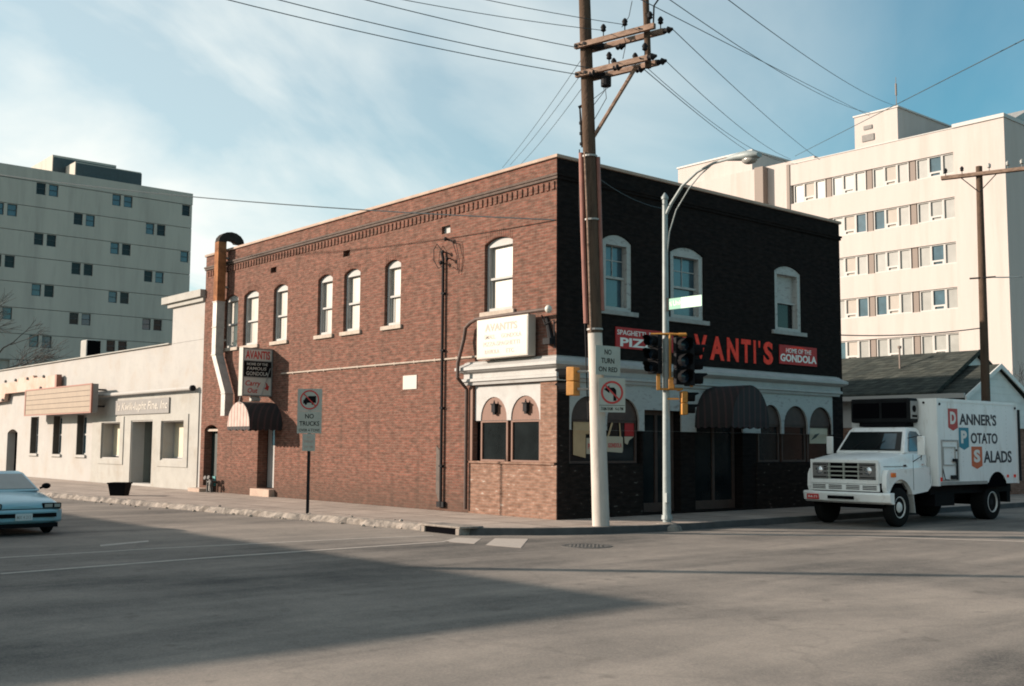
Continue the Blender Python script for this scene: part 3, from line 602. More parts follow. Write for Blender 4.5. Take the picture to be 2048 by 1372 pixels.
for a, b, h in ((0, .40, 3.395), (.405, 3.05, 1.33), (7.9, 12.4, 1.33)):
    bm = NB(); box(bm, FR, a, b, -.1, h, .002, .03); finish('brick_base', bm, M['dpbrick'], bb, label='pinkish brick facing along the front, coloured dark for shade')
# street front: fascia with arches
AR = [(0.46, 1.66), (1.72, 2.92), (8.1, 9.12), (9.25, 10.46), (10.56, 11.76)]
hl = [arch(a, b, 2.202, 2.45, 3.05, 14, True) for a, b in AR]+[arch(5.22, 7.28, 2.202, 2.55, 3.40, 16, True), rect(3.12, 4.6, 2.202, 2.76)]
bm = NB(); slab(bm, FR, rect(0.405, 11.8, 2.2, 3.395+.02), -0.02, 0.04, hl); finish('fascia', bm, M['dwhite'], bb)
for a, b in AR:
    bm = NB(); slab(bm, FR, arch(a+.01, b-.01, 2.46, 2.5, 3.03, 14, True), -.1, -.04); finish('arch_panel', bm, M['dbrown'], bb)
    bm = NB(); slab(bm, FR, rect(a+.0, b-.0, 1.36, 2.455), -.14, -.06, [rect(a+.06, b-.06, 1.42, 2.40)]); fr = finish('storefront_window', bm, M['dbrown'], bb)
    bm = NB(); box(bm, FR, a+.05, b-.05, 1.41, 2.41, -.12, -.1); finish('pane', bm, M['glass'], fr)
for a, b, h in ((3.16, 4.56, 2.76), (5.3, 7.2, 2.6)):
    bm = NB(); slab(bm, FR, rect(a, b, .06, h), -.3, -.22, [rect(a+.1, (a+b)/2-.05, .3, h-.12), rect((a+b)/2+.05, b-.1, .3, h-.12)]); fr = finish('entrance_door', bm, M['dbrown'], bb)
    bm = NB(); box(bm, FR, a+.09, b-.09, .29, h-.11, -.29, -.26); finish('pane', bm, M['glass'], fr)
# painted letters on the dark front
bm = NB(); xs = 4.55; wdt = [.56, .55, .62, .52, .44, .10, .10, .46]; gaps = .135
x = 4.50
for ch, wl in zip("AVANTI'S", wdt):
    d = -0.012*(x-4.5)
    if ch == "'": text(bm, FR, ch, x, x+.08, 4.72, 4.92, .001, .012, .03)
    else: text(bm, FR, ch, x, x+wl, 4.24, 4.92, .001, .012, .035)
    x += wl+gaps
finish('painted_letters', bm, M['dred'], bb, label='big red capital letters painted on the dark front')
# side doors
bm = NB(); slab(bm, FL, arch(-19.70, -18.62, .23, 2.3, 2.46), -.36, -.30); d = finish('door', bm, M['dkgreen'], bb, label='dark green side door')
bm = NB(); box(bm, FL, -18.74, -18.70, 1.15, 1.3, -.3, -.24); finish('handle', bm, M['galv'], d)
bm = NB(); box(bm, FL, -19.69, -18.63, 2.26, 2.34, -.29, -.1); finish('transom', bm, M['sill'], d)
bm = NB(); box(bm, FL, -19.95, -18.95, -.05, .13, -.3, .5); finish('step', bm, M['coping'], d, bevel=.015)
bm = NB(); box(bm, FL, -15.41, -14.21, .27, 2.49, -.46, -.40); d = finish('door', bm, M['white'], bb, label='white recessed side door')
bm = NB(); box(bm, FL, -15.1, -14.5, 1.75, 2.3, -.399, -.385); finish('pane', bm, M['bglass'], d)
bm = NB(); box(bm, FL, -15.5, -14.12, -.05, .25, -.39, .22); finish('step', bm, M['coping'], d, bevel=.015)
# conduits and drain pipes on the side wall
bm = NB(); tube(bm, [FL(-4.6, .12, .07), FL(-4.62, 7.0, .07), FL(-4.66, 7.22, .1)], .042, 8)
for z in (1.2, 2.8, 4.4, 6): box(bm, FL, -4.68, -4.55, z, z+.05, 0, .1)
box(bm, FL, -4.78, -4.46, .1, .25, 0, .09); finish('drain_pipe', bm, M['metal'], bb)
bm = NB(); slab(bm, FL, [(-4.90, .5), (-4.70, .12), (-4.69, 1.62), (-4.90, 1.78)], .004, .02); finish('pipe_shadow_strip', bm, M['shadowstrip'], bb)  # dark sheet painted in as a shadow strip beside the pipe
bm = NB(); tube(bm, [FL(-3.47, .1, .09), FL(-3.47, 3.3, .09), FL(-3.5, 3.6, .38), FL(-3.49, 4.0, .38), FL(-3.47, 4.65, .2), FL(-3.4, 4.95, .2), FL(-3.2, 5.07, .2), FL(-2.8, 5.12, .33), FL(0.02, 5.14, .33)], .05, 10); finish('drain_pipe', bm, M['dbrown'], bb)
bm = NB(); tube(bm, [FL(-13.8, 4.19, .03), FL(-3.1, 4.17, .03)], .028, 6)
for y in range(4, 14, 1): box(bm, FL, -y-.02, -y+.02, 4.14, 4.22, 0, .05)
finish('wall_conduit', bm, M['sill'], bb)
bm = NB()
for (a, b) in (((-4.5, 7.55), (-4.38, 7.52)), ((-4.62, 7.2), (-4.5, 7.17)), ((-4.7, 6.9), (-4.58, 6.88)), ((-4.4, 7.0), (-4.3, 6.95))):
    cyl(bm, FL(a[0], a[1], 0), FL(b[0], b[1], .16), .02, .02, 6); ellipsoid(bm, FL(b[0], b[1], .18), .05, .05, .06, 8, 6)
tube(bm, [FL(-4.6, 7.2, .1), FL(-4.85, 7.45, .12), FL(-5.0, 7.3, .12), FL(-5.02, 7.0, .1), FL(-4.8, 6.75, .1), FL(-4.6, 6.8, .1)], .012, 5)
tube(bm, [FL(-4.4, 7.5, .1), FL(-4.1, 7.4, .14), FL(-3.92, 7.0, .12), FL(-3.95, 6.6, .08), FL(-4.15, 6.72, .08)], .012, 5)
tube(bm, [FL(-4.3, 7.5, .1), FL(-3.98, 7.45, .14), FL(-3.85, 6.9, .1), FL(-3.92, 6.5, .05)], .01, 5)
finish('service_drop', bm, M['metal'], bb, label='cluster of wall insulators with looped cable')
bm = NB(); box(bm, FL, -6.57, -5.89, 3.4, 3.8, 0, .02); o = finish('wall_plaque', bm, M['signcream'], None); tag(o, 'small blank cream plaque fixed to the red brick side wall', 'plaque')
bm = NB(); ellipsoid(bm, FL(.05, 5.14, .33), .09, .09, .1); o = finish('flood_lamp', bm, M['signwhite'], bb, smooth=60)
bm = NB(); cyl(bm, FL(-.35, 5.0, .02), FL(-.1, 4.4, .1), .05, .08, 8); box(bm, FL, -.3, -.05, 4.3, 4.45, .01, .2); tube(bm, [FL(-.5, 5.05, .05), FL(-.3, 4.8, .12), FL(-.05, 4.9, .05), FL(-.02, 4.2, .05)], .02, 5); finish('junction_box', bm, M['metal'], bb)
# roof clutter behind the parapet
t = thing('roof_vent', 'stubby pale chimney just showing above the far parapet', 'vent', (3.2, 16, 8.5)); bm = NB(); wbox(bm, 2.9, 3.6, 15.8, 16.6, 8.5, 9.75); finish('stack', bm, M['coping'], t); bm = NB(); wbox(bm, 2.85, 3.65, 15.75, 16.0, 9.755, 9.85); finish('cap', bm, M['metal'], t)
# exhaust duct
t = thing('exhaust_duct', 'square sheet-metal duct with rusty hooked top climbing the brick side wall', 'duct', (-.3, 17.3, 2.8))
bm = NB(); wbox(bm, -.47, -.15, 18.02, 18.34, 7.05, 9.3)
pr = []
for i in range(9):
    a = math.pi*i/8; ca, sa = -math.cos(a), math.sin(a)
    for_c = (.13+.0, 9.3); R0, R1 = .20, .52
    pr.append([Vector((.05+ca*R1, 18.02, 9.3+sa*R1*.8)), Vector((.05+ca*R1, 18.34, 9.3+sa*R1*.8)), Vector((.05+ca*R0, 18.34, 9.3+sa*R0*.5)), Vector((.05+ca*R0, 18.02, 9.3+sa*R0*.5))])
finish('rusty_riser', bm, M['rust'], t); bm = NB(); loft(bm, pr); finish('hooked_top', bm, M['steelshade'], t)
bm = NB(); wbox(bm, -.47, -.15, 18.02, 18.34, 5.08, 7.045); finish('duct_run', bm, M['galv'], t)
bm = NB(); loft(bm, [[Vector((x, y, z)) for x, y in ((-.47, ya), (-.47, yb), (-.15, yb), (-.15, ya))] for ya, yb, z in ((18.02, 18.34, 5.075), (17.12, 17.44, 3.62))]); wbox(bm, -.47, -.15, 17.12, 17.44, 2.8, 3.615); finish('duct_offset', bm, M['galv'], t)
for z in (5.07, 6.1, 7.05, 3.61):
    ya = 18.0 if z > 4 else 17.1
    bm = NB(); wbox(bm, -.49, -.13, ya, ya+.36, z-.015, z+.015); finish('flange', bm, M['galv'], t)
for z in (5.6, 7.6, 8.7): bm = NB(); wbox(bm, -.2, -.001, 18.1, 18.26, z, z+.06); finish('wall_tie', bm, M['galv'], t)

def barrel_awning(name, label, F, c, hw, v0, vs_, vc, proj, m, mf):
    t = thing(name, label, 'awning', F(c, v0, 0))
    n = 18; secs = []
    pts = [(c-hw, vs_)]+[(c-hw*math.cos(math.pi*i/n), vs_+(vc-vs_)*math.sin(math.pi*i/n)) for i in range(1, n)]+[(c+hw, vs_)]
    bm = NB(); inner = [(c+(u-c)*.97, vs_+(v-vs_)*.97-.004) for u, v in pts]
    A = [[bm.verts.new(F(u, v, w_)) for u, v in pts] for w_ in (.01, proj)]; B = [[bm.verts.new(F(u, v, w_)) for u, v in inner] for w_ in (.01, proj-.02)]
    for i in range(n):
        bm.faces.new([A[0][i], A[0][i+1], A[1][i+1], A[1][i]]); bm.faces.new([B[0][i], B[1][i], B[1][i+1], B[0][i+1]]); bm.faces.new([A[0][i], B[0][i], B[0][i+1], A[0][i+1]]); bm.faces.new([A[1][i], A[1][i+1], B[1][i+1], B[1][i]])
    for i in (0, n): bm.faces.new([A[0][i], A[1][i], B[1][i], B[0][i]])
    finish('canopy', bm, m, t, smooth=50)
    bm = NB(); slab(bm, F, [(c+hw*.985, vs_)]+[(c+hw*.985*math.cos(math.pi*i/n), vs_+(vc-vs_)*.985*math.sin(math.pi*i/n)) for i in range(1, n)]+[(c-hw*.985, vs_)], proj-.015, proj+.012); finish('front_panel', bm, mf, t)
    def scal(k, w): return [(w*i/(k*6), (.05*abs(math.sin(math.pi*i/6)))) for i in range(k*6+1)]
    bm = NB(); lo = [(c-hw+u, v0-v+.05) for u, v in scal(7, 2*hw)]; slab(bm, F, lo+[(c+hw, vs_), (c-hw, vs_)], proj-.006, proj+.006)
    for s_ in (-1, 1):
        Fs = Fr(F(c+s_*hw, 0, 0), F.n); Fs.v = Vector((0, 0, 1)); Fs.n = F.u*s_
        slab(bm, Fs, [(.02+u, v0-v+.05) for u, v in scal(5, proj-.03)]+[(proj-.01, vs_), (.02, vs_)], -.006, .006)
    finish('valance', bm, m, t)
    bm = NB()
    for u in (c-hw+.03, c+hw-.03): tube(bm, [F(u, vs_, .01), F(u, vs_, proj-.03)], .015, 6)
    finish('frame', bm, M['metal'], t); return t
barrel_awning('side_awning', 'small striped barrel awning over the white side door', FL, -14.5, .82, 2.24, 2.38, 3.22, 1.22, M['dstripe'], M['stripe'])  # canopy takes the shade-dark canvas, front panel the lit one
barrel_awning('entrance_awning', 'wide striped barrel awning over the shaded street entrance, coloured dark for shade', FR, 5.98, .82, 2.3, 2.45, 3.48, 1.3, M['dstripe'], M['dstripe'])

# projecting sign over the side door
F2 = Fr((0, 14.46, 0), (1, 0, 0))
t = thing('projecting_sign', 'tall three-panel box sign jutting from the brick wall over the side door', 'sign', (-.6, 14.6, 3.44))
bm = NB(); box(bm, F2, -1.14, -.02, 3.42, 5.07, -.3, -.015); finish('cabinet', bm, M['signgrey'], t, bevel=.012)
bm = NB(); slab(bm, F2, rect(-1.14, -.02, 3.42, 5.07), -.014, .004, [rect(-1.10, -.06, 4.64, 5.03), rect(-1.10, -.06, 4.09, 4.61), rect(-1.10, -.06, 3.46, 4.06)]); finish('trim', bm, M['sgrey'], t)
bm = NB(); box(bm, F2, -1.10, -.06, 4.64, 5.03, -.014, -.008); p1 = finish('panel', bm, M['signwhite'], t, label='white panel with red capitals')
bm = NB(); text(bm, F2, 'AVANTIS', -1.04, -.12, 4.69, 4.98, -.007, -.003, .025); finish('lettering', bm, M['red'], p1)
bm = NB(); box(bm, F2, -1.10, -.06, 4.09, 4.61, -.014, -.008); p1 = finish('panel', bm, M['black'], t, label='black panel with pale capitals')
bm = NB(); text(bm, F2, 'HOME OF THE', -.98, -.2, 4.47, 4.56, -.007, -.003, .01); text(bm, F2, 'FAMOUS', -.98, -.26, 4.31, 4.42, -.007, -.003, .01, slant=.2); text(bm, F2, 'GONDOLA', -1.0, -.18, 4.13, 4.26, -.007, -.003, .01); finish('lettering', bm, M['signwhite'], p1)
bm = NB(); box(bm, F2, -1.10, -.06, 3.46, 4.06, -.014, -.008); p1 = finish('panel', bm, M['signwhite'], t, label='white panel with red script')
bm = NB(); text(bm, F2, 'Carry', -1.05, -.48, 3.72, 3.95, -.007, -.003, .015, slant=.2); text(bm, F2, 'Out', -.95, -.58, 3.53, 3.70, -.007, -.003, .015, slant=.2)
slab(bm, F2, [(-.30, 3.92), (-.20, 3.86), (-.17, 3.78), (-.12, 3.80), (-.17, 3.62), (-.32, 3.70), (-.25, 3.74), (-.24, 3.82)], -.007, -.003); finish('lettering', bm, M['red'], p1)
bm = NB(); box(bm, F2, -.75, -.42, 3.24, 3.41, -.25, -.06); finish('lamp', bm, M['signcream'], t, bevel=.03)
bm = NB(); tube(bm, [F2(-1.12, 3.42, -.15), F2(-1.3, 3.18, .1), F2(-.02, 2.5, .2)], .012, 5); tube(bm, [F2(-.1, 4.4, 0), F2(-.45, 3.4, .05), F2(-.75, 2.7, .1)], .012, 5); finish('guy_rod', bm, M['galv'], t)
# box sign at the corner
F3 = Fr((0, 0, 0), (0, -1, 0))
t = thing('box_sign', 'cream illuminated box sign with faded lettering mounted above the corner cornice', 'sign', (-.2, 1.7, 4.04))
bm = NB(); box(bm, F3, -2.72, -.66, 4.04, 5.09, .10, .36); finish('cabinet', bm, M['signcream'], t, bevel=.02)
bm = NB(); box(bm, F3, -2.68, -.70, 4.08, 5.05, .362, .368); p1 = finish('panel', bm, M['signcream'], t)
bm = NB(); text(bm, F3, "AVANTI'S", -2.36, -1.08, 4.75, 4.95, .369, .372, .02); finish('lettering', bm, M['palepink'], p1)
bm = NB(); text(bm, F3, 'SMALL', -2.38, -1.95, 4.55, 4.66, .369, .372, .004); text(bm, F3, 'GONDOLA', -1.7, -.92, 4.55, 4.66, .369, .372, .004); text(bm, F3, 'PIZZA-SPAGHETTI', -2.42, -.98, 4.36, 4.47, .369, .372, .004); text(bm, F3, 'RAVIOLA', -2.36, -1.78, 4.16, 4.27, .369, .372, .004); text(bm, F3, 'ETC', -1.5, -1.2, 4.16, 4.27, .369, .372, .004); finish('lettering', bm, M['palegrey'], p1)
bm = NB()
for u in (-2.4, -1.0): box(bm, F3, u-.03, u+.03, 4.2, 4.26, .0, .1); box(bm, F3, u-.03, u+.03, 4.85, 4.91, .0, .1)
finish('bracket', bm, M['metal'], t)
# flat red signs on the dark front
t = thing('panel_sign', 'red wall panel with white pizza lettering, half hidden by the signal', 'sign', (3.2, -.03, 4.33))
bm = NB(); box(bm, FR, 2.06, 4.3, 4.34, 4.89, .003, .03); finish('board', bm, M['redpanel'], t)
bm = NB(); text(bm, FR, 'SPAGHETTI, RAVIOLA', 2.11, 4.22, 4.67, 4.82, .031, .036, .01); text(bm, FR, 'PIZZA', 2.22, 4.0, 4.39, 4.62, .031, .036, .03); finish('lettering', bm, M['letwhite'], t)
t = thing('panel_sign', 'red wall panel lettered in white with gondola, right of the big letters', 'sign', (10.05, -.03, 4.3))
bm = NB(); box(bm, FR, 9.10, 11.02, 4.30, 4.88, .003, .03); finish('board', bm, M['redpanel'], t)
bm = NB(); text(bm, FR, 'HOME OF THE', 9.42, 10.72, 4.65, 4.79, .031, .036, .01); text(bm, FR, 'GONDOLA', 9.13, 10.99, 4.38, 4.61, .031, .036, .03); finish('lettering', bm, M['letwhite'], t)
bm = NB(); slab(bm, FR, [(10.04+.72*math.cos(R(a)), 4.62+.235*math.sin(R(a))) for a in range(20, 161, 10)]+[(10.04+.72*math.cos(R(a)), 4.60+.2*math.sin(R(a))) for a in range(160, 19, -10)], .031, .035); finish('swoosh', bm, M['dred'], t)
# things shown in the shop windows
def flat(name, label, cat, m, F, poly, w0, w1, marks=()):
    t = thing(name, label, cat, F(sum(p[0] for p in poly)/len(poly), min(p[1] for p in poly), w0)); bm = NB(); slab(bm, F, poly, w0, w1); finish('sheet', bm, m, t)
    for mm, fn in marks: bm = NB(); fn(bm); finish('print', bm, mm, t)
    return t
flat('window_poster', 'tall tan poster in the shaded corner window behind the pole', 'poster', M['tan'], FR, [(.64, 1.58), (1.07, 1.5), (1.07, 2.1), (1.2, 2.1), (1.2, 2.44), (.64, 2.44)], -.09, -.075)
flat('window_placard', 'white placard with red lettering overlapping the tan poster', 'poster', M['bag'], FR, rect(1.09, 1.58, 1.6, 2.0), -.074, -.066, [(M['red'], lambda b: text(b, FR, 'PIZZA', 1.14, 1.55, 1.72, 1.86, -.066, -.062, .02))])
def bagprint(b): text(b, FR, 'GONDOLA', 1.86, 2.36, 1.76, 1.88, -.064, -.06, .02)
t = flat('canvas_bag', 'white bag with red lettering hung by two straps in the window', 'bag', M['bag'], FR, [(1.8, 1.66), (2.38, 1.63), (2.41, 1.68), (2.41, 2.02), (2.36, 2.05), (1.8, 2.05)], -.085, -.065, [(M['red'], bagprint)])
bm = NB(); slab(bm, FR, [(1.84, 2.04), (1.9, 2.04), (2.06, 2.42), (2.0, 2.42)], -.08, -.07); slab(bm, FR, [(2.3, 2.04), (2.35, 2.04), (2.31, 2.42), (2.28, 2.42)], -.08, -.07); finish('strap', bm, M['tan'], t)
flat('window_poster', 'dull red poster at the right of the hanging bag', 'poster', M['redpanel'], FR, rect(2.5, 2.84, 2.06, 2.4), -.09, -.08)
flat('window_placard', 'small white torn placard below the dull red poster', 'poster', M['bag'], FR, [(2.48, 2.05), (2.84, 2.05), (2.66, 1.95), (2.6, 1.84), (2.5, 1.88)], -.09, -.08)
flat('window_poster', 'cream poster with a green leaf in the window beside the truck', 'poster', M['poster'], FR, rect(10.72, 11.68, 1.92, 2.41), -.09, -.08, [(M['dkgreen'], lambda b: slab(b, FR, [(10.78, 2.02), (11.05, 2.1), (11.25, 2.24), (11.0, 2.2)], -.079, -.075))])
# ------------------------------------------------------------------ white single-storey shop row
wb = thing('white_building', 'long low white stuccoed shop with narrow windows beside the brick building', 'building', (0, 32, 0))
ho = [rect(-30.35, -28.2, 1.15, 2.66), rect(-26.95, -24.72, .1, 2.71), rect(-23.68, -21.58, 1.18, 2.66)]
SW = [(40.08, 1.3), (36.52, 1.3), (33.12, 1.3)]
for y, wd in SW: ho.append(rect(-y-wd/2, -y+wd/2, 1.22, 3.12))
ho.append(arch(-44.7, -42.9, .02, 2.3, 2.5))
bm = NB(); slab(bm, FL, rect(-58, -20.045, -.2, 5.82), -.6, -.04, ho); finish('wall', bm, M['stucco'], wb)
bm = NB(); wbox(bm, .65, 14, 20.06, 20.3, -.2, 5.8); wbox(bm, .65, 14, 57.6, 58, -.2, 5.8); wbox(bm, 13.6, 14, 20.31, 57.59, -.2, 5.8); finish('wall', bm, M['stucco2'], wb, label='plain end and rear walls')
bm = NB(); wbox(bm, .62, 13.58, 20.32, 57.58, 5.4, 5.5); finish('roof', bm, M['roof'], wb)
bm = NB(); wbox(bm, .04, 6, 20.06, 23.1, 5.83, 7.45); finish('upper_wall', bm, M['stucco'], wb, label='raised white block behind the parapet')
bm = NB(); wbox(bm, -.2, 6.3, 20.06, 23.75, 7.47, 7.75); wbox(bm, -.08, 6.2, 20.06, 23.4, 7.3, 7.465); finish('eaves', bm, M['stucco2'], wb)
bm = NB(); wbox(bm, -.06, .3, 23.2, 57.9, 5.825, 5.87); finish('coping', bm, M['stucco2'], wb)
# cream storefront panel to the right of the seam
bm = NB(); slab(bm, FL, rect(-31.6, -20.3, -.02, 3.74), -.038, .0, [rect(-30.4, -28.15, 1.1, 2.7), rect(-27.0, -24.67, -.01, 2.76), rect(-23.73, -21.53, 1.13, 2.7)]); finish('storefront_panel', bm, M['stucco2'], wb)
for a, b in ((-30.75, -27.75), (-24.1, -21.15)):
    bm = NB(); slab(bm, FL, rect(a, b, .86, 2.95), .001, .035, [rect(a+.36, b-.4, 1.1, 2.7)]); finish('window_surround', bm, M['stucco2'], wb)
for a, b in ((-30.34, -28.21), (-23.67, -21.59)):
    bm = NB(); slab(bm, FL, rect(a, b, 1.19, 2.65), -.55, -.5, [rect(a+.06, b-.06, 1.25, 2.6)]); fr = finish('shop_window', bm, M['white'], wb)
    bm = NB(); box(bm, FL, a+.05, b-.05, 1.24, 2.61, -.54, -.52); finish('pane', bm, M['poster'], fr)
    bm = NB(); box(bm, FL, a-.055, a-.02, 1.16, 2.66, -.6, -.05); box(bm, FL, a-.02, b+.02, 2.652, 2.69, -.6, -.05); finish('shaded_jamb', bm, M['shaded_jamb'], fr)
bm = NB(); box(bm, FL, -26.93, -24.74, .11, 2.7, -.95, -.9); d = finish('door', bm, M['dkgrey'], wb)
bm = NB(); box(bm, FL, -27.2, -26.96, -.1, 2.72, -.9, -.61); box(bm, FL, -24.71, -24.5, -.1, 2.72, -.9, -.61); box(bm, FL, -27.2, -24.5, 2.73, 2.8, -.95, -.61); finish('porch_shade_lining', bm, M['dkgrey'], wb)  # dark grey lining stands in for shade inside the porch
bm = NB(); box(bm, FL, -26.94, -24.73, -.05, .06, -.9, -.2); finish('step', bm, M['dkgrey'], wb)
for y, wd in SW:
    a, b = -y-wd/2, -y+wd/2
    bm = NB(); slab(bm, FL, rect(a+.01, b-.01, 1.23, 3.11), -.40, -.34, [rect(a+.08, b-.08, 1.3, 2.14), rect(a+.08, b-.08, 2.22, 3.0)]); fr = finish('window', bm, M['white'], wb)
    bm = NB(); box(bm, FL, a+.001, a+.03, 1.23, 3.115, -.339, -.05); finish('shaded_jamb', bm, M['shaded_jamb'], fr)
    bm = NB(); box(bm, FL, a+.07, b-.07, 1.29, 3.01, -.39, -.36); finish('pane', bm, M['bglass'], fr)
    bm = NB(); box(bm, FL, a-.1, b+.1, 1.1, 1.215, -.3, .05); finish('sill', bm, M['stucco'], fr)
bm = NB(); slab(bm, FL, arch(-44.68, -42.92, .03, 2.28, 2.48), -.5, -.45); finish('door', bm, M['void'], wb)
# long lamp tube and script board on the shop
t = thing('light_tube', 'long white fluorescent fixture along the top of the cream storefront', 'lamp', (-.1, 26, 3.85))
bm = NB(); cyl(bm, FL(-31.3, 3.93, .16), FL(-20.62, 3.93, .16), .085, .085, 10); finish('tube', bm, M['stucco'], t, smooth=50)
bm = NB(); cyl(bm, FL(-20.61, 3.93, .16), FL(-20.5, 3.93, .16), .12, .12, 10); box(bm, FL, -31, -30.9, 3.87, 4, 0, .1); box(bm, FL, -25, -24.9, 3.87, 4, 0, .1); finish('bracket', bm, M['metal'], t)
t = thing('shop_sign', 'grey board with cream script lettering over the recessed shop door', 'sign', (-.05, 25.9, 3.0))
bm = NB(); box(bm, FL, -28.75, -22.97, 3.02, 3.65, .002, .06); finish('board', bm, M['sgrey'], t)
bm = NB(); text(bm, FL, 'la Kwik-lupht Fine, Inc', -28.55, -23.15, 3.10, 3.54, .061, .07, .014, slant=.25); finish('lettering', bm, M['signcream'], t)
# reader board and the orange sign behind it
t = thing('reader_board', 'long tan reader board with thin red frame over the narrow windows', 'sign', (-.8, 34, 3.15))
bm = NB(); box(bm, FL, -38.9, -29.5, 3.14, 4.42, .55, .83); finish('cabinet', bm, M['sgrey'], t)
bm = NB(); box(bm, FL, -38.8, -29.6, 3.18, 4.38, .831, .85); finish('panel', bm, M['marq'], t)
bm = NB()
for z in (3.42, 3.66, 3.9, 4.14): box(bm, FL, -38.8, -29.6, z-.008, z+.008, .851, .862)
finish('letter_rail', bm, M['mould'], t)
bm = NB(); slab(bm, FL, rect(-38.92, -29.48, 3.12, 4.44), .80, .87, [rect(-38.78, -29.62, 3.17, 4.38)]); finish('frame', bm, M['pinkred'], t)
bm = NB()
for u in (-38, -34, -30.2): box(bm, FL, u-.05, u+.05, 3.4, 3.48, -.02, .55); box(bm, FL, u-.05, u+.05, 4.15, 4.23, -.02, .55)
finish('bracket', bm, M['metal'], t)
t = thing('bulb_sign', 'faded orange cut-out sign studded with dead bulbs on the white wall', 'sign', (-.2, 40, 4.0))
bm = NB(); slab(bm, FL, [(-52, 3.9), (-44.5, 4.05), (-44.3, 4.45), (-36.0, 4.46), (-35.9, 5.12), (-39.5, 5.12), (-39.6, 5.25), (-42.3, 5.2), (-42.4, 5.05), (-52, 5.0)], .1, .3); finish('panel', bm, M['pink'], t)
bm = NB(); box(bm, FL, -36.1, -35.85, 4.47, 5.14, .08, .33); finish('edge', bm, M['pinkred'], t)
bm = NB()
for u in (-47, -45.6, -44.2, -42.4, -40.4, -37.8): ellipsoid(bm, FL(u, 5.12, .34), .08, .08, .08, 8, 6)
for u in (-44.6, -46, -38.2): ellipsoid(bm, FL(u, 4.12 if u < -40 else 4.55, .34), .08, .08, .08, 8, 6)
finish('bulbs', bm, M['sgrey'], t)
t = thing('brick_chimney', 'single chimney stack rising behind the low white parapet', 'chimney', (4.3, 44.7, 5.5))
bm = NB(); wbox(bm, 4.0, 4.75, 44.3, 45.3, 5.51, 7.75); finish('stack', bm, M['stucco2'], t, bevel=.08)
bm = NB(); wbox(bm, 4.05, 4.8, 44.24, 44.296, 5.51, 7.7); finish('black_face', bm, M['void'], t)  # near-black sheet over one side of the stack
# street planter, standpipe
t = thing('planter_tub', 'black square tub standing empty on the pavement by the grey shop door', 'planter', (-3.9, 17.85, 0))
bm = NB(); F4 = Fr((-3.9, 17.85, 0), (.76, -.65, 0)); loft(bm, [[F4(u*k, z, w_*k) for u, w_ in ((-1, -1), (1, -1), (1, 1), (-1, 1))] for z, k in ((0.0, .24), (.43, .31))]); finish('tub', bm, M['black'], t)
bm = NB(); slab(bm, Fr((-3.9, 17.85, .40), (.76, -.65, 0), vv=(.65, .76, 0)), rect(-.33, .33, -.33, .33), .0, .045, [rect(-.26, .26, -.26, .26)]); finish('rim', bm, M['black'], t)
t = thing('standpipe', 'small twin standpipe at the foot of the brick wall by the green door', 'standpipe', (-.25, 18.5, 0))
bm = NB()
for y, h in ((18.72, .5), (18.42, .52)): cyl(bm, (-.28, y, 0), (-.28, y, h), .045, .045, 8); cyl(bm, (-.28, y, h), (-.42, y-.03, h+.04), .06, .075, 8)
cyl(bm, (-.28, 18.42, .38), (-.28, 18.72, .38), .04, .04, 8); cyl(bm, (-.02, 18.57, .38), (-.28, 18.57, .38), .05, .05, 8); ellipsoid(bm, (-.34, 18.3, .3), .08, .08, .12); finish('pipes', bm, M['iron'], t)
bm = NB(); wbox(bm, -.2, -.05, 18.75, 18.95, 0, .52); finish('meter', bm, M['galv'], t)
t = thing('teal_crate', 'small teal box standing in the dark green doorway', 'box', (.1, 18.75, .13)); bm = NB(); wbox(bm, -.02, .16, 18.65, 18.85, .225, .55); finish('body', bm, M['teal'], t); bm = NB(); wbox(bm, -.03, .17, 18.64, 18.86, .552, .58); finish('lid', bm, M['teal'], t)

# ------------------------------------------------------------------ tower block on the left
tw = thing('apartment_tower', 'tall grey concrete apartment block with paired windows behind the white shops', 'building', (30, 122, 0))
X0, X1, Y0, Y1, TOP = -12.0, 41.5, 115.0, 131.0, 34.3
bm = NB(); wbox(bm, X0, X1, Y0+.35, Y1, -1, TOP-1.5); finish('wall', bm, M['tower'], tw)
bm = NB(); wbox(bm, X0, X1+.15, Y0, Y1+.2, 32.78, TOP); finish('parapet_band', bm, M['tower'], tw)
bays_e = [4.0, 13.1, 22.2, 31.3, 40.4]; bays_o = [-.3, 8.7, 17.6, 26.7, 35.7]
wins = []
for f in range(11):
    zt = 32.72-3.05*f
    xs = bays_e if f % 2 == 0 else bays_o
    cuts = []
    for x in xs:
        pr = [(x-.1, x+.86), (x+1.35, x+2.33)]
        for a, b in pr:
            if b < X1: cuts.append((a, b)); wins.append((a, b, zt-1.42, zt-.05))
    # band below each joint: panel between windows, slightly proud
    bm = NB(); z1, z0 = zt-.02, zt-3.0
    us = sorted(cuts); hs = [rect(a-.06, b+.06, z1-1.45, z1-.04) for a, b in us]
    slab(bm, FW, rect(X0, X1+.1, z0, z1), -Y0-.34, -Y0-.03, hs); finish('floor_band', bm, M['tower'], tw)
    bm = NB(); wbox(bm, X0, X1+.04, Y0+.1, Y0+.3, z1, z1+.045); finish('joint', bm, M['ledge'], tw)
for a, b, z0, z1 in wins:
    if z0 < 11.0: continue
    bm = NB(); slab(bm, FW, rect(a-.05, b+.05, z0-.05, z1+.0), -Y0-.3, -Y0-.16, [rect(a+.03, b-.03, z0+.03, (z0+z1)/2-.03), rect(a+.03, b-.03, (z0+z1)/2+.03, z1-.06)]); fr = finish('window', bm, M['towerdark'], tw)
    bm = NB(); box(bm, FW, a, b, z0, z1-.03, -Y0-.28, -Y0-.24); finish('pane', bm, M['bglass'] if random.random() < .35 else M['glass'], fr)
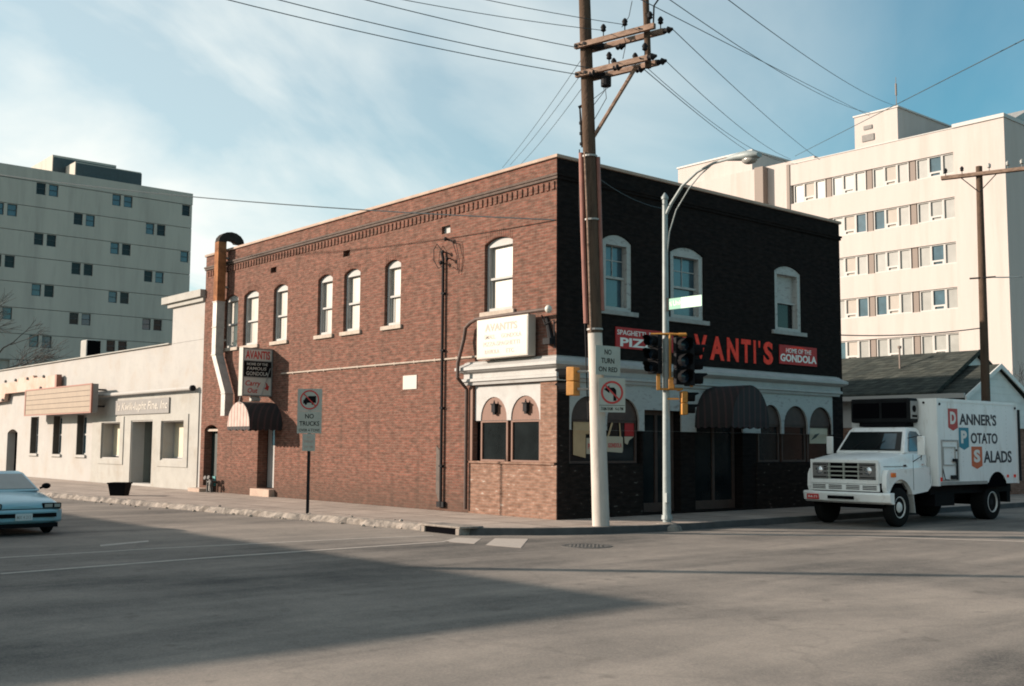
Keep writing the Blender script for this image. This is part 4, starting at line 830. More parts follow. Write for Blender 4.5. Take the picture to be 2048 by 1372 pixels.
bm = NB(); wbox(bm, 25.3, 33.3, 120, 129, TOP-.05, 37.6); finish('penthouse', bm, M['tower'], tw)
bm = NB(); wbox(bm, 25.4, 33.2, 119.9, 119.99, TOP, 37.3); finish('penthouse_cladding', bm, M['towerdark'], tw)
bm = NB(); wbox(bm, 26.9, 35.2, 116.4, 119.8, TOP-.02, 36.3); finish('plant_screen', bm, M['tower'], tw)
bm = NB(); wbox(bm, 27.0, 35.25, 116.3, 116.39, TOP, 36.15); finish('plant_cladding', bm, M['towerdark'], tw)

# ------------------------------------------------------------------ pale hospital-like block on the right
hb = thing('office_block', 'big pale cream office block with rows of ribbon windows behind the corner building', 'building', (60, 24, 0))
FH = Fr((55, 0, 0), (0, -1, 0))
Ya, Yb, HT = 14.37, 31.9, 24.45
rows = [22.74-3.22*i for i in range(7)]; HW = 1.52
bm = NB(); hl = [rect(-Yb+.0, -18.05, z-HW, z) for z in rows]
hl = [rect(-31.75, -18.05, z-HW, z) for z in rows]
slab(bm, FH, rect(-Yb, -Ya, -1, HT), -.5, 0, hl); finish('wall', bm, M['hosp'], hb)
bm = NB(); wbox(bm, 55.505, 80, Ya, Yb+.3, -1, HT-.02); finish('wall', bm, M['hosp'], hb, label='shaded end wall')
bm = NB(); wbox(bm, 54.9, 56.0, Ya-.06, 18.05, HT+.003, 24.72); wbox(bm, 54.95, 56.0, 18.06, Yb, HT+.003, 24.52); wbox(bm, 56.01, 80, Ya-.06, Ya+.4, HT, 24.72); finish('coping', bm, M['hwhite'], hb)
bm = NB(); wbox(bm, 54.93, 55.2, 31.82, 32.1, -1, 24.5); finish('downpipe', bm, M['pillar'], hb)
P0 = 18.09
for ri, z in enumerate(rows[:6]):
    bm = NB(); box(bm, FH, -31.74, -18.06, z-HW+.005, z-.005, -.49, -.3); finish('window_backing', bm, M['void'], hb)
    for k in range(4):
        y0 = P0+3.53*k
        for a, b, kind in ((0.0, .8, 'p'), (.95, 1.83, 'v'), (1.98, 2.78, 'p'), (2.95, 3.36, 'b')):
            if y0+b > 31.7: continue
            u1, u0 = -(y0+a), -(y0+b)
            if kind == 'b':
                bm = NB(); box(bm, FH, u0, u1, z-HW+.01, z-.01, -.29, -.12); finish('mullion_panel', bm, M['pillar'], hb); continue
            zl = z-HW+(.36 if kind == 'v' else .05)
            ho = [rect(u0+.0, u1-.0, zl+.03, z-.08)]
            if kind == 'v': ho.append(rect(u0+.1, u1-.1, z-HW+.1, z-HW+.27))
            bm = NB(); slab(bm, FH, rect(u0-.07, u1+.07, z-HW+.008, z-.008), -.28, -.10, ho); fr = finish('window', bm, M['hwhite'], hb)
            bm = NB(); box(bm, FH, u0-.01, u1+.01, z-HW+.06, z-.05, -.24, -.2); finish('pane', bm, (M['shade'] if kind == 'v' and random.random() < .75 else M['gglass'] if random.random() < .8 else M['bglass']), fr)
bm = NB(); wbox(bm, 55.05, 63, 22.3, 25.9, HT, 27.0); finish('stair_tower', bm, M['hosp'], hb)
bm = NB(); wbox(bm, 54.98, 63.1, 22.2, 26.0, 27.003, 27.12); finish('coping', bm, M['hwhite'], hb)
bm = NB(); box(bm, FH, -25.1, -24.4, 25.85, 26.15, -.03, .02); box(bm, FH, -25.25, -24.25, 24.95, 25.45, -.03, .02); finish('louvre', bm, M['sgrey'], hb)
bm = NB(); cyl(bm, (55.3, 22.5, 27), (55.3, 22.5, 29.4), .03, .02, 6); cyl(bm, (55.3, 22.5, 28), (55.3, 22.5, 28.9), .07, .07, 8); finish('mast', bm, M['pillar'], hb)
# sloping roof of the plant room at the right
bm = NB(); slab(bm, Fr((0, 16.5, 0), (1, 0, 0)), [(57.5, 24.3), (66, 24.3), (66, 27.4), (64, 27.4)], -6, 0); finish('plant_roof', bm, M['galv'], hb)
# left wing
wg = thing('office_wing', 'lower pale wing with a flat overhanging roof left of the office block', 'building', (66, 40, 0))
bm = NB(); wbox(bm, 59.0, 75, 32.2, 47.5, -1, 26.0); finish('wall', bm, M['hosp'], wg)
bm = NB(); wbox(bm, 60, 66, 39.3, 47.9, 26.003, 28.0); finish('upper_wall', bm, M['hosp'], wg)
bm = NB(); wbox(bm, 59.9, 66.1, 39.2, 48.0, 28.003, 28.15); finish('coping', bm, M['hwhite'], wg)
bm = NB(); wbox(bm, 58.3, 58.99, 36.9, 37.8, -1, 25.9); finish('pier', bm, M['pillar'], wg)
# ------------------------------------------------------------------ cottage between
hs = thing('gabled_house', 'low white-sided house with a dark shingle roof behind the truck', 'house', (24, 3, 0))
hx = 21.0
bm = NB(); wbox(bm, hx+.35, 27.6, .55, 16, -.5, 2.6); finish('wall', bm, M['pbrick'], hs, label='pinkish lower wall')
bm = NB(); wbox(bm, hx+.33, 27.6, 1.64, 16.02, 2.605, 3.75); finish('wall', bm, M['hwhite'], hs, label='white upper wall')
rz = 3.93; rx = 24.5; rp = 5.74
bm = NB(); slab(bm, Fr((0, 1.5, 0), (1, 0, 0)), [(hx-.05, rz), (rx, rp), (2*rx-hx+.05, rz), (2*rx-hx+.05, rz-.16), (rx, rp-.17), (hx-.05, rz-.16)], -16, 0); finish('roof', bm, M['shingle'], hs)
bm = NB(); slab(bm, Fr((0, 1.62, 0), (1, 0, 0)), [(hx+.3, rz-.2), (rx, rp-.2), (2*rx-hx-.3, rz-.2)], -.2, 0); finish('gable', bm, M['siding'], hs)
wx, wp, wz = 23.8, 5.08, 3.72
bm = NB(); slab(bm, Fr((0, .3, 0), (1, 0, 0)), [(hx-.08, wz), (wx, wp), (2*wx-hx+.08, wz), (2*wx-hx+.08, wz-.13), (wx, wp-.14), (hx-.08, wz-.13)], -1.6, 0); finish('porch_roof', bm, M['shingle'], hs)
bm = NB(); slab(bm, Fr((0, .42, 0), (1, 0, 0)), [(hx+.2, wz-.14), (wx, wp-.16), (2*wx-hx-.2, wz-.14)], -.1, 0); box(bm, Fr((0, .42, 0), (1, 0, 0)), hx+.34, 2*wx-hx-.3, 2.6, wz-.145, -.1, 0); finish('gable', bm, M['siding'], hs)
bm = NB(); wbox(bm, hx-.12, hx-.02, .3, 16.2, rz-.26, rz-.08); finish('gutter', bm, M['hwhite'], hs)
for sx in (-1, 1):
    bm = NB(); slab(bm, Fr((0, .28, 0), (1, 0, 0)), [(wx-sx*(wx-hx+.09), wz-.16), (wx, wp-.17), (wx, wp+.02), (wx-sx*(wx-hx+.09), wz+.02)], 0, .05); finish('bargeboard', bm, M['siding'], hs)
    bm = NB(); slab(bm, Fr((0, 1.48, 0), (1, 0, 0)), [(rx-sx*(rx-hx+.06), rz-.17), (rx, rp-.18), (rx, rp+.02), (rx-sx*(rx-hx+.06), rz+.02)], 0, .05); finish('bargeboard', bm, M['shingle'], hs)
bm = NB(); cyl(bm, (23.2, 4.2, 5.0), (23.2, 4.2, 5.9), .04, .04, 8); cyl(bm, (23.2, 4.2, 5.9), (23.2, 4.2, 6.0), .08, .08, 8); finish('vent_pipe', bm, M['pillar'], hs)

# ------------------------------------------------------------------ main utility pole
PX, PY = -.53, -2.06
def pole_at(z): return Vector((lin(PX, -.82, z/12.3), lin(PY, -1.82, z/12.3), z))
up_ = thing('utility_pole', 'tall leaning wooden power pole, white at the bottom, on the street corner', 'pole', (PX, PY, 0))
bm = NB(); tube(bm, [pole_at(z) for z in (-.05, 2.2, 4.4)], [.2, .185, .165], 18); finish('painted_base', bm, M['polewhite'], up_, smooth=60)
bm = NB(); tube(bm, [pole_at(z) for z in (4.38, 6, 8, 10, 12, 14)], [.168, .16, .155, .15, .14, .13], 18); finish('shaft', bm, M['wood'], up_, smooth=60)
def pol(dx, dy, z): p = pole_at(z); return Vector((p.x+dx, p.y+dy, z))
CR = Vector((.65, -.76, 0)); CF = Vector((-.76, -.65, 0))       # across and towards the street corner
bm = NB(); tube(bm, [pole_at(8.6)-CR*.19+CF*.05, pole_at(6.6)-CR*.20+CF*.07, pole_at(4.6)-CR*.19+CF*.1], .055, 8); finish('conduit', bm, M['conduit'], up_, label='reddish cable riser')
bm = NB(); tube(bm, [pole_at(8.5)+CR*.2, pole_at(4.9)+CR*.19], .05, 8); finish('conduit', bm, M['conduit'], up_)
bm = NB(); tube(bm, [pole_at(8.6)-CR*.1+CF*.13, pole_at(6.8)-CR*.08+CF*.15, pole_at(4.4)-CR*.08+CF*.15], .03, 6); finish('conduit', bm, M['wood2'], up_)
bm = NB(); tube(bm, [pole_at(8.7)-CR*.23, pole_at(7.4)-CR*.27, pole_at(5.5)-CR*.23, pole_at(2.4)-CR*.22], .014, 5); finish('cable', bm, M['metal'], up_)
bm = NB(); tube(bm, [pole_at(9.7)-CR*.19, pole_at(9.2)-CR*.17, pole_at(8.75)-CR*.17], [.022, .035, .022], 6)
for z in (9.3, 9.05, 8.8): cyl(bm, pole_at(z)-CR*.17, pole_at(z+.06)-CR*.17, .05, .05, 8)
cyl(bm, pole_at(9.7)-CR*.22, pole_at(9.76)-CR*.1, .04, .03, 6); finish('cutout', bm, M['metal'], up_)
AD = Vector((.2, -.98, 0)).normalized(); AP = Vector((-.98, -.2, 0))  # arm direction, towards viewer
def arm_pt(z, t, s): p = pole_at(z); return Vector((p.x, p.y, z))+AD*t+AP*s
def beam(bm, z, t0, t1, s, h=.12, wd=.1):
    a = arm_pt(z, t0, s); b = arm_pt(z, t1, s)
    vs_ = [[bm.verts.new(p+AP*q*wd/2+Vector((0, 0, r*h/2))) for q, r in ((-1, -1), (1, -1), (1, 1), (-1, 1))] for p in (a, b)]
    for k in range(4): bm.faces.new([vs_[0][k], vs_[0][(k+1) % 4], vs_[1][(k+1) % 4], vs_[1][k]])
    bm.faces.new(vs_[0][::-1]); bm.faces.new(vs_[1])
def insulator(bm, p, s=1.0):
    cyl(bm, p, p+Vector((0, 0, .14*s)), .014, .014, 6); lathe(bm, p+Vector((0, 0, .12*s)), (0, 0, 1), [(0, .03*s), (.03*s, .065*s), (.07*s, .05*s), (.1*s, .07*s), (.15*s, .045*s), (.18*s, .02*s)], 10)
ZU, ZL = 11.14, 10.45
for z, te in ((ZU, 1.98), (ZL, 1.79)):
    for s_ in (.2, -.2):
        bm = NB(); beam(bm, z, -.17, te, s_); finish('crossarm', bm, M['wood2'], up_)
bm = NB(); beam(bm, 11.9, 0, .02, 0, .01, .01)
for z in (ZU, ZL):
    cyl(bm, arm_pt(z, 0, .3), arm_pt(z, 0, -.3), .02, .02, 6); cyl(bm, arm_pt(z, 1.62, .3), arm_pt(z, 1.62, -.3), .02, .02, 6)
    for q in (-.12, .12): cyl(bm, arm_pt(z, q, .28), arm_pt(z, q, .24), .04, .04, 6)
    p = arm_pt(z, .28, 0); wbox(bm, p.x-.17, p.x+.17, p.y-.1, p.y+.1, z-.07, z+.05)
finish('arm_bolts', bm, M['metal'], up_)
bm = NB(); a, b = arm_pt(10.3, 1.66, 0), arm_pt(14, 1.66, 0); tube(bm, [a, b], [.075, .075], 10); finish('arm_post', bm, M['wood'], up_)
bm = NB(); tube(bm, [pole_at(9.0)+CR*.12, arm_pt(10.4, 1.35, .0)], .05, 6); finish('brace', bm, M['wood2'], up_)
for z, lst in ((11.2, ((.62, .2), (1.2, .2), (1.86, .2), (1.9, -.2))), (10.51, ((.62, -.2), (1.2, -.2), (1.7, .2), (.75, .2)))):
    for tq, s_ in lst:
        bm = NB(); insulator(bm, arm_pt(z, tq, s_)); finish('insulator', bm, M['metal'], up_, smooth=60)
for z, tq, s_ in ((ZU, 2.06, -.2), (ZL, 1.87, -.2), (ZL, 1.85, .2), (ZL-.05, .3, .2), (ZL-.05, .95, .2), (ZU-.1, .8, -.2), (ZL-.06, 1.3, -.2)):
    bm = NB(); p = arm_pt(z, tq, s_); lathe(bm, p, AD, [(-.1, .03), (-.06, .07), (.0, .05), (.04, .085), (.1, .05), (.15, .03)], 10); finish('insulator', bm, M['metal'], up_, smooth=60)
bm = NB(); p = arm_pt(10.1, .52, 0); cyl(bm, p, p+Vector((0, 0, .22)), .12, .12, 12); finish('pot_transformer', bm, M['metal'], up_)
bm = NB()
for q, r in ((.45, -.45), (.5, -.8), (.58, -.3)): tube(bm, [arm_pt(10.2, q, .02), arm_pt(10.2+r*.5, q+.05, .05), pole_at(10.2+r)+CR*.14], .008, 4)
tube(bm, [arm_pt(11.3, 1.0, 0), arm_pt(11.0, 1.1, 0), arm_pt(10.65, 1.0, 0)], .008, 4); tube(bm, [arm_pt(11.95, 1.3, 0), arm_pt(11.6, 1.2, 0), arm_pt(11.4, 1.0, 0)], .008, 4)
tube(bm, [arm_pt(11.2, 1.95, .2), arm_pt(11.6, 1.98, .2), arm_pt(11.72, 2.1, .2)], .02, 5); finish('jumper_wire', bm, M['metal'], up_)
bm = NB()
for z in (4.45, 8.5, 7.0): cyl(bm, pole_at(z), pole_at(z+.04), .185, .185, 16)
finish('strap', bm, M['galv'], up_)

# regulatory signs on the pole
FP = Fr((-.53, -2.32, 0), (1, 0, 0))
def noring(F, cu, cv, r, th, w0, w1, m, parent):
    bm = NB(); slab(bm, F, disc(cu, cv, r, 32), w0, w1, [disc(cu, cv, r-th, 32)])
    d = .7071; e = th*.42; q = (r-th*.5)
    slab(bm, F, [(cu-d*q-e*d, cv+d*q-e*d), (cu+d*q-e*d, cv-d*q-e*d), (cu+d*q+e*d, cv-d*q+e*d), (cu-d*q+e*d, cv+d*q+e*d)], w1+.0005, w1+.002); finish('prohibition_ring', bm, m, parent)
t = thing('traffic_sign', 'white plate reading NO TURN ON RED, upper sign on the leaning pole', 'sign', tuple(FP(-.1, 3.35, 0)))
c0 = -.03
bm = NB(); slab(bm, FP, rect(c0-.40, c0+.40, 3.40, 4.07), -.004, .0); finish('plate', bm, M['signgrey'], t, bevel=0)
bm = NB(); text(bm, FP, 'NO', c0-.11, c0+.11, 3.87, 3.99, .001, .004, .012); text(bm, FP, 'TURN', c0-.22, c0+.2, 3.67, 3.79, .001, .004, .012); text(bm, FP, 'ON RED', c0-.30, c0+.30, 3.48, 3.59, .001, .004, .012); finish('lettering', bm, M['black'], t)
bm = NB(); box(bm, FP, -.05, .05, 3.5, 3.56, -.12, -.005); box(bm, FP, -.05, .05, 3.9, 3.96, -.12, -.005); finish('bracket', bm, M['galv'], t)
FQ = Fr((-.53-.24*.6, -2.06-.28, 0), (.86, -.5, 0))
t = thing('traffic_sign', 'white plate with red ring over a bent left arrow, lower sign on the pole', 'sign', tuple(FQ(.06, 2.55, 0)))
k0 = .16
bm = NB(); slab(bm, FQ, rect(k0-.31, k0+.31, 2.56, 3.33), -.004, 0); finish('plate', bm, M['signgrey'], t)
bm = NB(); slab(bm, FQ, [(k0+.1, 2.82), (k0+.1, 3.06), (k0+.05, 3.12), (k0-.06, 3.12), (k0-.06, 3.17), (k0-.19, 3.08), (k0-.06, 2.99), (k0-.06, 3.04), (k0+.0, 3.04), (k0+.03, 3.01), (k0+.03, 2.82)], .001, .003); finish('arrow', bm, M['black'], t)
noring(FQ, k0, 3.01, .26, .045, .0032, .0055, M['red'], t)
bm = NB(); box(bm, FQ, k0-.3, k0+.3, 2.713, 2.722, .001, .003); text(bm, FQ, '7AM-9AM   4-6 PM', k0-.26, k0+.26, 2.6, 2.68, .001, .003, .004); finish('lettering', bm, M['black'], t)
bm = NB(); box(bm, FQ, k0-.12, k0-.02, 2.9, 2.96, -.1, -.005); finish('bracket', bm, M['galv'], t)

def visor(bm, p, ax, r, ln):
    p = Vector(p); ax = Vector(ax).normalized(); up = Vector((0, 0, 1)); sd = ax.cross(up).normalized(); n = 12; A = []
    for k in range(n+1):
        a = R(-55)+R(290)*k/n; d = sd*math.cos(a)+up*math.sin(a); l = ln*(1 if 20 < math.degrees(a) < 160 else .65)
        A.append((bm.verts.new(p+d*r), bm.verts.new(p+ax*l+d*r)))
    for i in range(n): bm.faces.new([A[i][0], A[i+1][0], A[i+1][1], A[i][1]])
def signal_head(parent, c, ax, n, sz, body, face, dep=.2):
    """stack of n lenses facing ax, c = centre of the back of the housing bottom"""
    ax = Vector(ax).normalized(); F = Fr(c, Vector((0, 0, 1)).cross(ax))
    for i in range(n):
        bm = NB(); box(bm, F, -sz/2, sz/2, i*sz+.004, (i+1)*sz-.004, 0, dep); h = finish('housing', bm, body, parent, bevel=.015)
        bm = NB(); box(bm, F, -sz*.47, sz*.47, i*sz+.012, (i+1)*sz-.012, dep+.001, dep+.012); visor(bm, F(0, (i+.5)*sz, dep+.01), ax, sz*.42, sz*.95); finish('visor', bm, face, h)
        bm = NB(); lathe(bm, F(0, (i+.5)*sz, dep+.013), ax, [(0, sz*.4), (.02, sz*.34), (.04, sz*.2), (.046, 0)], 14); finish('lens', bm, M['lens'], h, smooth=60)
ps = thing('pedestrian_signal', 'small yellow pedestrian signal on the left of the leaning pole', 'signal', (-.9, -1.75, 2.8))
signal_head(ps, (-.86, -1.62, 2.95), (-.35, .94, 0), 2, .33, M['yellow'], M['black'], .2)
bm = NB(); tube(bm, [(-.86, -1.64, 3.1), (-.7, -1.9, 3.1)], .03, 6); tube(bm, [(-.86, -1.64, 3.5), (-.7, -1.9, 3.5)], .03, 6); finish('bracket', bm, M['galv'], ps)

# ------------------------------------------------------------------ street lamp with signals
LX, LY = 1.27, -2.44
sl_ = thing('street_lamp', 'grey steel street lamp with curved arm and cobra head at the kerb', 'lamp', (LX, LY, -.12))
bm = NB(); tube(bm, [(LX, LY, -.1), (LX, LY, 3), (LX, LY, 7.72)], [.10, .085, .062], 14); cyl(bm, (LX, LY, 7.72), (LX, LY, 7.78), .085, .085, 12); cyl(bm, (LX, LY, 7.78), (LX, LY, 7.88), .08, .015, 12); finish('post', bm, M['lampgrey'], sl_, smooth=50)
bm = NB(); tube(bm, [(LX, LY-.04, 7.35), (LX, LY-.2, 7.58), (LX, LY-.55, 7.95), (LX, LY-1.0, 8.2), (LX, LY-1.5, 8.32), (LX, LY-1.95, 8.33)], [.04, .04, .036, .034, .032, .03], 8); finish('arm', bm, M['lampgrey'], sl_, smooth=60)
bm = NB(); tube(bm, [(LX, LY-.05, 6.3), (LX, LY-.14, 6.9), (LX, LY-.35, 7.4), (LX, LY-.75, 7.85), (LX, LY-1.1, 8.12), (LX, LY-1.4, 8.27)], .018, 6); finish('arm_brace', bm, M['lampgrey'], sl_, smooth=60)
bm = NB()
secs = []
for i, (d, rw, rt, rb) in enumerate(((1.9, .05, .05, .04), (2.02, .09, .08, .05), (2.2, .15, .11, .07), (2.45, .19, .13, .1), (2.65, .17, .11, .09), (2.78, .1, .06, .05))):
    secs.append([Vector((LX+rw*math.cos(a), LY-d, 8.33-(d-1.9)*.08+(rt if math.sin(a) > 0 else rb)*math.sin(a))) for a in [2*math.pi*k/14 for k in range(14)]])
loft(bm, secs); hd = finish('lamp_head', bm, M['lampgrey'], sl_, smooth=60)
bm = NB(); ellipsoid(bm, (LX, LY-2.52, 8.2), .14, .2, .1, 14, 8); finish('glass_bowl', bm, M['gglass'], hd, smooth=80)
bm = NB(); lathe(bm, (LX, LY, -.16), (0, 0, 1), [(0, .36), (.1, .33), (.17, .24), (.2, .12)], 14); finish('footing', bm, M['kerb'], sl_)
bm = NB(); wbox(bm, LX-.14, LX-.02, LY-.12, LY-.02, .5, .72); cyl(bm, (LX, LY, .1), (LX, LY, .2), .13, .12, 12); finish('hand_hole', bm, M['lampgrey'], sl_)
t = thing('street_name_sign', 'green street name blade on the lamp post, half coloured pale as sun glare', 'sign', (LX, LY-.6, 5.03))
FS = Fr((LX-.02, LY, 0), (0, -1, 0))
bm = NB(); box(bm, FS, .12, .50, 5.03, 5.29, 0, .012); finish('blade', bm, M['green'], t)
bm = NB(); box(bm, FS, .501, 1.13, 5.03, 5.29, 0, .012); finish('blade', bm, M['palegreen'], t, label='half of the blade coloured pale as sun glare')  # sun glare put into the colour of this half
bm = NB(); text(bm, FS, 'N', .16, .22, 5.10, 5.22, .013, .016, .01); text(bm, FS, 'University St', .27, 1.08, 5.08, 5.23, .013, .016, .01); finish('lettering', bm, M['letwhite'], t)
bm = NB(); box(bm, FS, .02, .13, 5.0, 5.32, -.02, .02); finish('clamp', bm, M['metal'], t)
sg = thing('traffic_signal', 'yellow-bracketed cluster of black traffic lights on the lamp post', 'signal', (LX, LY, 3.0))
bm = NB(); tube(bm, [Vector((LX, LY, 4.45))-CR*.35+CF*.12, Vector((LX, LY, 4.45))+CF*.12+CR*.1, Vector((LX, LY, 4.43))+CR*.5+CF*.12], .03, 8); q = Vector((LX, LY, 0))+CR*.1+CF*.12
tube(bm, [q+Vector((0, 0, 4.44)), q+Vector((0, 0, 3.2))], .032, 8); cyl(bm, Vector((LX, LY, 4.43))+CR*.3+CF*.12, Vector((LX, LY, 4.43))+CR*.48+CF*.12, .05, .05, 8); finish('bracket', bm, M['yellow'], sg)
bm = NB(); FC = Fr((LX, LY, 0), CR); box(bm, FC, -.22, -.13, 3.12, 3.56, .05, .2); box(bm, FC, .06, .2, 3.15, 3.42, .05, .2); box(bm, FC, -.2, .4, 3.12, 3.17, .1, .16); finish('terminal_box', bm, M['yellow'], sg, bevel=.01)
signal_head(sg, Vector((LX, LY, 3.50))-CR*.2+CF*.12, (-.80, -.1, 0), 3, .31, M['metal'], M['black'], .17)
signal_head(sg, Vector((LX, LY, 3.24))+CR*.34+CF*.2, (-.45, -.9, 0), 3, .37, M['metal'], M['black'], .17)
signal_head(sg, Vector((LX, LY, 3.22))+CR*.46+CF*.05, (.85, -.6, 0), 3, .34, M['metal'], M['black'], .17)
bm = NB(); box(bm, FC, .55, .63, 3.2, 3.52, -.02, .14); finish('bracket', bm, M['yellow'], sg)
pg = thing('pedestrian_signal', 'yellow pedestrian signal box hung under the lamp post traffic lights', 'signal', (LX+.25, LY-.25, 2.6))
signal_head(pg, Vector((LX, LY, 2.54))+CR*.34+CF*.03, (.8, -.62, 0), 2, .28, M['yellow'], M['black'], .14)
bm = NB(); box(bm, FC, .25, .34, 3.1, 3.15, .05, .12); box(bm, FC, .02, .3, 2.9, 2.94, .03, .08); finish('bracket', bm, M['yellow'], pg)

# ------------------------------------------------------------------ no-trucks sign post
FT = Fr((-3.65, 5.59, 0), (.72, -.69, 0))
ns = thing('sign_post', 'thin dark post with plates barring trucks on the left pavement', 'sign', (-3.65, 5.59, 0))
bm = NB(); box(bm, FT, -.045, .03, -.02, 3.2, -.05, -.01); finish('post', bm, M['metal'], ns)
bm = NB(); slab(bm, FT, rect(-.33, .32, 2.665, 3.25), 0, .006); p1 = finish('plate', bm, M['signgrey'], ns, label='plate with a crossed-out truck')
bm = NB(); slab(bm, FT, [(-.18, 2.86), (-.05, 2.88), (.16, 2.88), (.16, 3.06), (-.05, 3.06), (-.05, 3.02), (-.12, 3.02), (-.15, 2.96), (-.18, 2.95)], .007, .009)
for u in (-.11, .07): slab(bm, FT, disc(u, 2.86, .032, 12), .0092, .011)
finish('truck_symbol', bm, M['black'], p1)
noring(FT, -.01, 2.96, .255, .035, .0112, .013, M['red'], p1)
bm = NB(); slab(bm, FT, rect(-.33, .32, 2.08, 2.66), 0, .006); p1 = finish('plate', bm, M['signgrey'], ns, label='plate reading NO TRUCKS')
bm = NB(); text(bm, FT, 'NO', -.12, .11, 2.47, 2.59, .007, .009, .012); text(bm, FT, 'TRUCKS', -.27, .26, 2.28, 2.4, .007, .009, .012); text(bm, FT, 'OVER 4 TONS', -.28, .27, 2.13, 2.2, .007, .009, .004); finish('lettering', bm, M['black'], p1)
bm = NB(); slab(bm, FT, rect(-.18, .16, 1.62, 2.07), 0, .006); p1 = finish('plate', bm, M['signgrey'], ns, label='small faded parking plate')
bm = NB(); text(bm, FT, 'NO', -.06, .04, 1.95, 2.01, .007, .009, .002); text(bm, FT, 'PARKING', -.13, .11, 1.84, 1.9, .007, .009, .002); text(bm, FT, 'ANY TIME', -.13, .11, 1.7, 1.76, .007, .009, .002); finish('lettering', bm, M['palepink'], p1)

# ------------------------------------------------------------------ second pole, by the house
p2 = thing('utility_pole', 'slim wooden power pole with one long crossarm behind the truck', 'pole', (18.93, -1.5, 0))
def q2(z): return Vector((lin(18.88, 18.97, z/11.7), -1.5, z))
bm = NB(); tube(bm, [q2(z) for z in (-.1, 4, 8, 11.75)], [.17, .15, .13, .11], 12); finish('shaft', bm, M['wood'], p2, smooth=60)
D2 = Vector((.3, -.95, 0)).normalized()
a = q2(11.45)-D2*1.25; b = q2(11.45)+D2*1.5; sd = Vector((.95, .3, 0))
bm = NB(); vs_ = [[bm.verts.new(p+sd*q*.1-sd*.12+Vector((0, 0, r*.06))) for q, r in ((-1, -1), (1, -1), (1, 1), (-1, 1))] for p in (a, b)]
for k in range(4): bm.faces.new([vs_[0][k], vs_[0][(k+1) % 4], vs_[1][(k+1) % 4], vs_[1][k]])
bm.faces.new(vs_[0][::-1]); bm.faces.new(vs_[1]); finish('crossarm', bm, M['wood2'], p2)
for tq in (-1.1, -.55, .35, .95, 1.4):
    bm = NB(); insulator(bm, q2(11.5)+D2*tq-sd*.12, 1.0); finish('insulator', bm, M['gglass'] if tq > 0 else M['metal'], p2, smooth=60)
bm = NB()
for s_ in (-1, 1): tube(bm, [q2(10.8)-sd*.1, q2(11.4)+D2*.6*s_-sd*.13], .018, 5)
tube(bm, [q2(7.75)-D2*.4-sd*.1, q2(7.75)+D2*.45-sd*.1], .03, 6); finish('strut', bm, M['metal'], p2)

# ------------------------------------------------------------------ overhead wires
def wire(a, b, sag, r, label):
    a, b = Vector(a), Vector(b); n = 20; bm = NB()
    tube(bm, [a.lerp(b, i/n)-Vector((0, 0, sag*4*(i/n)*(1-i/n))) for i in range(n+1)], r, 5)
    o = finish('overhead_wire', bm, M['wire'], smooth=80); tag(o, label, 'wire', 'overhead wires'); return o
WPX = -15.6
L1 = 'one of five wires entering from the upper left to the corner pole'
wire((WPX, -.55, 10.35), arm_pt(10.45, -.1, .2), .25, .010, L1); wire((WPX, -.95, 10.45), arm_pt(10.55, .2, .2), .25, .010, L1)
wire((WPX, -1.7, 10.6), arm_pt(11.1, -.1, .2), .25, .010, L1); wire((WPX, -2.4, 10.0), arm_pt(11.35, .62, .2), .3, .008, L1); wire((WPX, -3.2, 10.2), arm_pt(11.35, 1.2, .2), .3, .008, L1)
L2 = 'one of the wires fanning down rightwards from the corner pole to the office block'
wire(arm_pt(11.14, 2.2, -.2), (32.5, 14, 17.4), .15, .010, L2); wire(arm_pt(10.45, 2.0, -.2), (30.5, 14.5, 17.2), .3, .009, L2); wire(arm_pt(10.4, 1.4, -.2), (29.6, 16.5, 17.8), .1, .011, L2); wire(arm_pt(10.4, 1.5, -.2), (31.0, 14.4, 17.0), .55, .008, L2)
L3 = 'one of three thin wires crossing the upper right sky to the stair tower'
wire((-3.5, -5.0, 11.0), (43.2, 17.4, 22.8), 0, .011, L3); wire((-3.0, -5.2, 11.3), (45, 18.45, 23.6), .5, .011, L3); wire((-2.0, -6.0, 11.3), (44.5, 16.26, 23.45), .4, .011, L3)
wire((3.4, -10.9, 10.2), (31.44, 14.87, 17.61), 0, .013, 'lone wire rising to the right edge over the pale office block')
wire((-8.85, 29.97, 13.3), (-.02, .05, 7.42), .35, .016, 'dark cable from the tower block to the brick wall corner')
L4 = 'one of three faint wires dropping behind the brick parapet left of the pole'
wire(arm_pt(11.1, -.15, -.2), (9.91, 13.99, 13.11), .1, .008, L4); wire(arm_pt(10.8, -.1, -.2), (10.14, 13.78, 13.22), .1, .008, L4); wire(arm_pt(10.4, -.15, -.2), (10.45, 13.52, 13.22), .1, .008, L4)
wire(q2(7.75)+D2*.4, (11.5, -8, 6.6), .1, .022, 'sagging cable leaving the slim pole towards the right edge')
wire(q2(6.0), (13.2, 1.5, 5.6), .15, .02, 'low cable from the slim pole across the ribbon windows')
wire(pole_at(8.0)+CR*.2, (4.2, .0, 8.3), .15, .01, 'thin span wire from the pole across the dark brick front')
# ------------------------------------------------------------------ delivery truck
tr = thing('box_truck', 'white delivery truck with lettered cargo box waiting beside the dark brick front', 'truck', (6, -4.12, -.15))
YC = -4.12
FTs = Fr((0, YC, 0), (1, 0, 0))                    # u = world x, w = towards the camera side
def tb(u0, u1, v0, v1, w0, w1): 
    b = NB(); box(b, FTs, u0, u1, v0, v1, w0, w1); return b
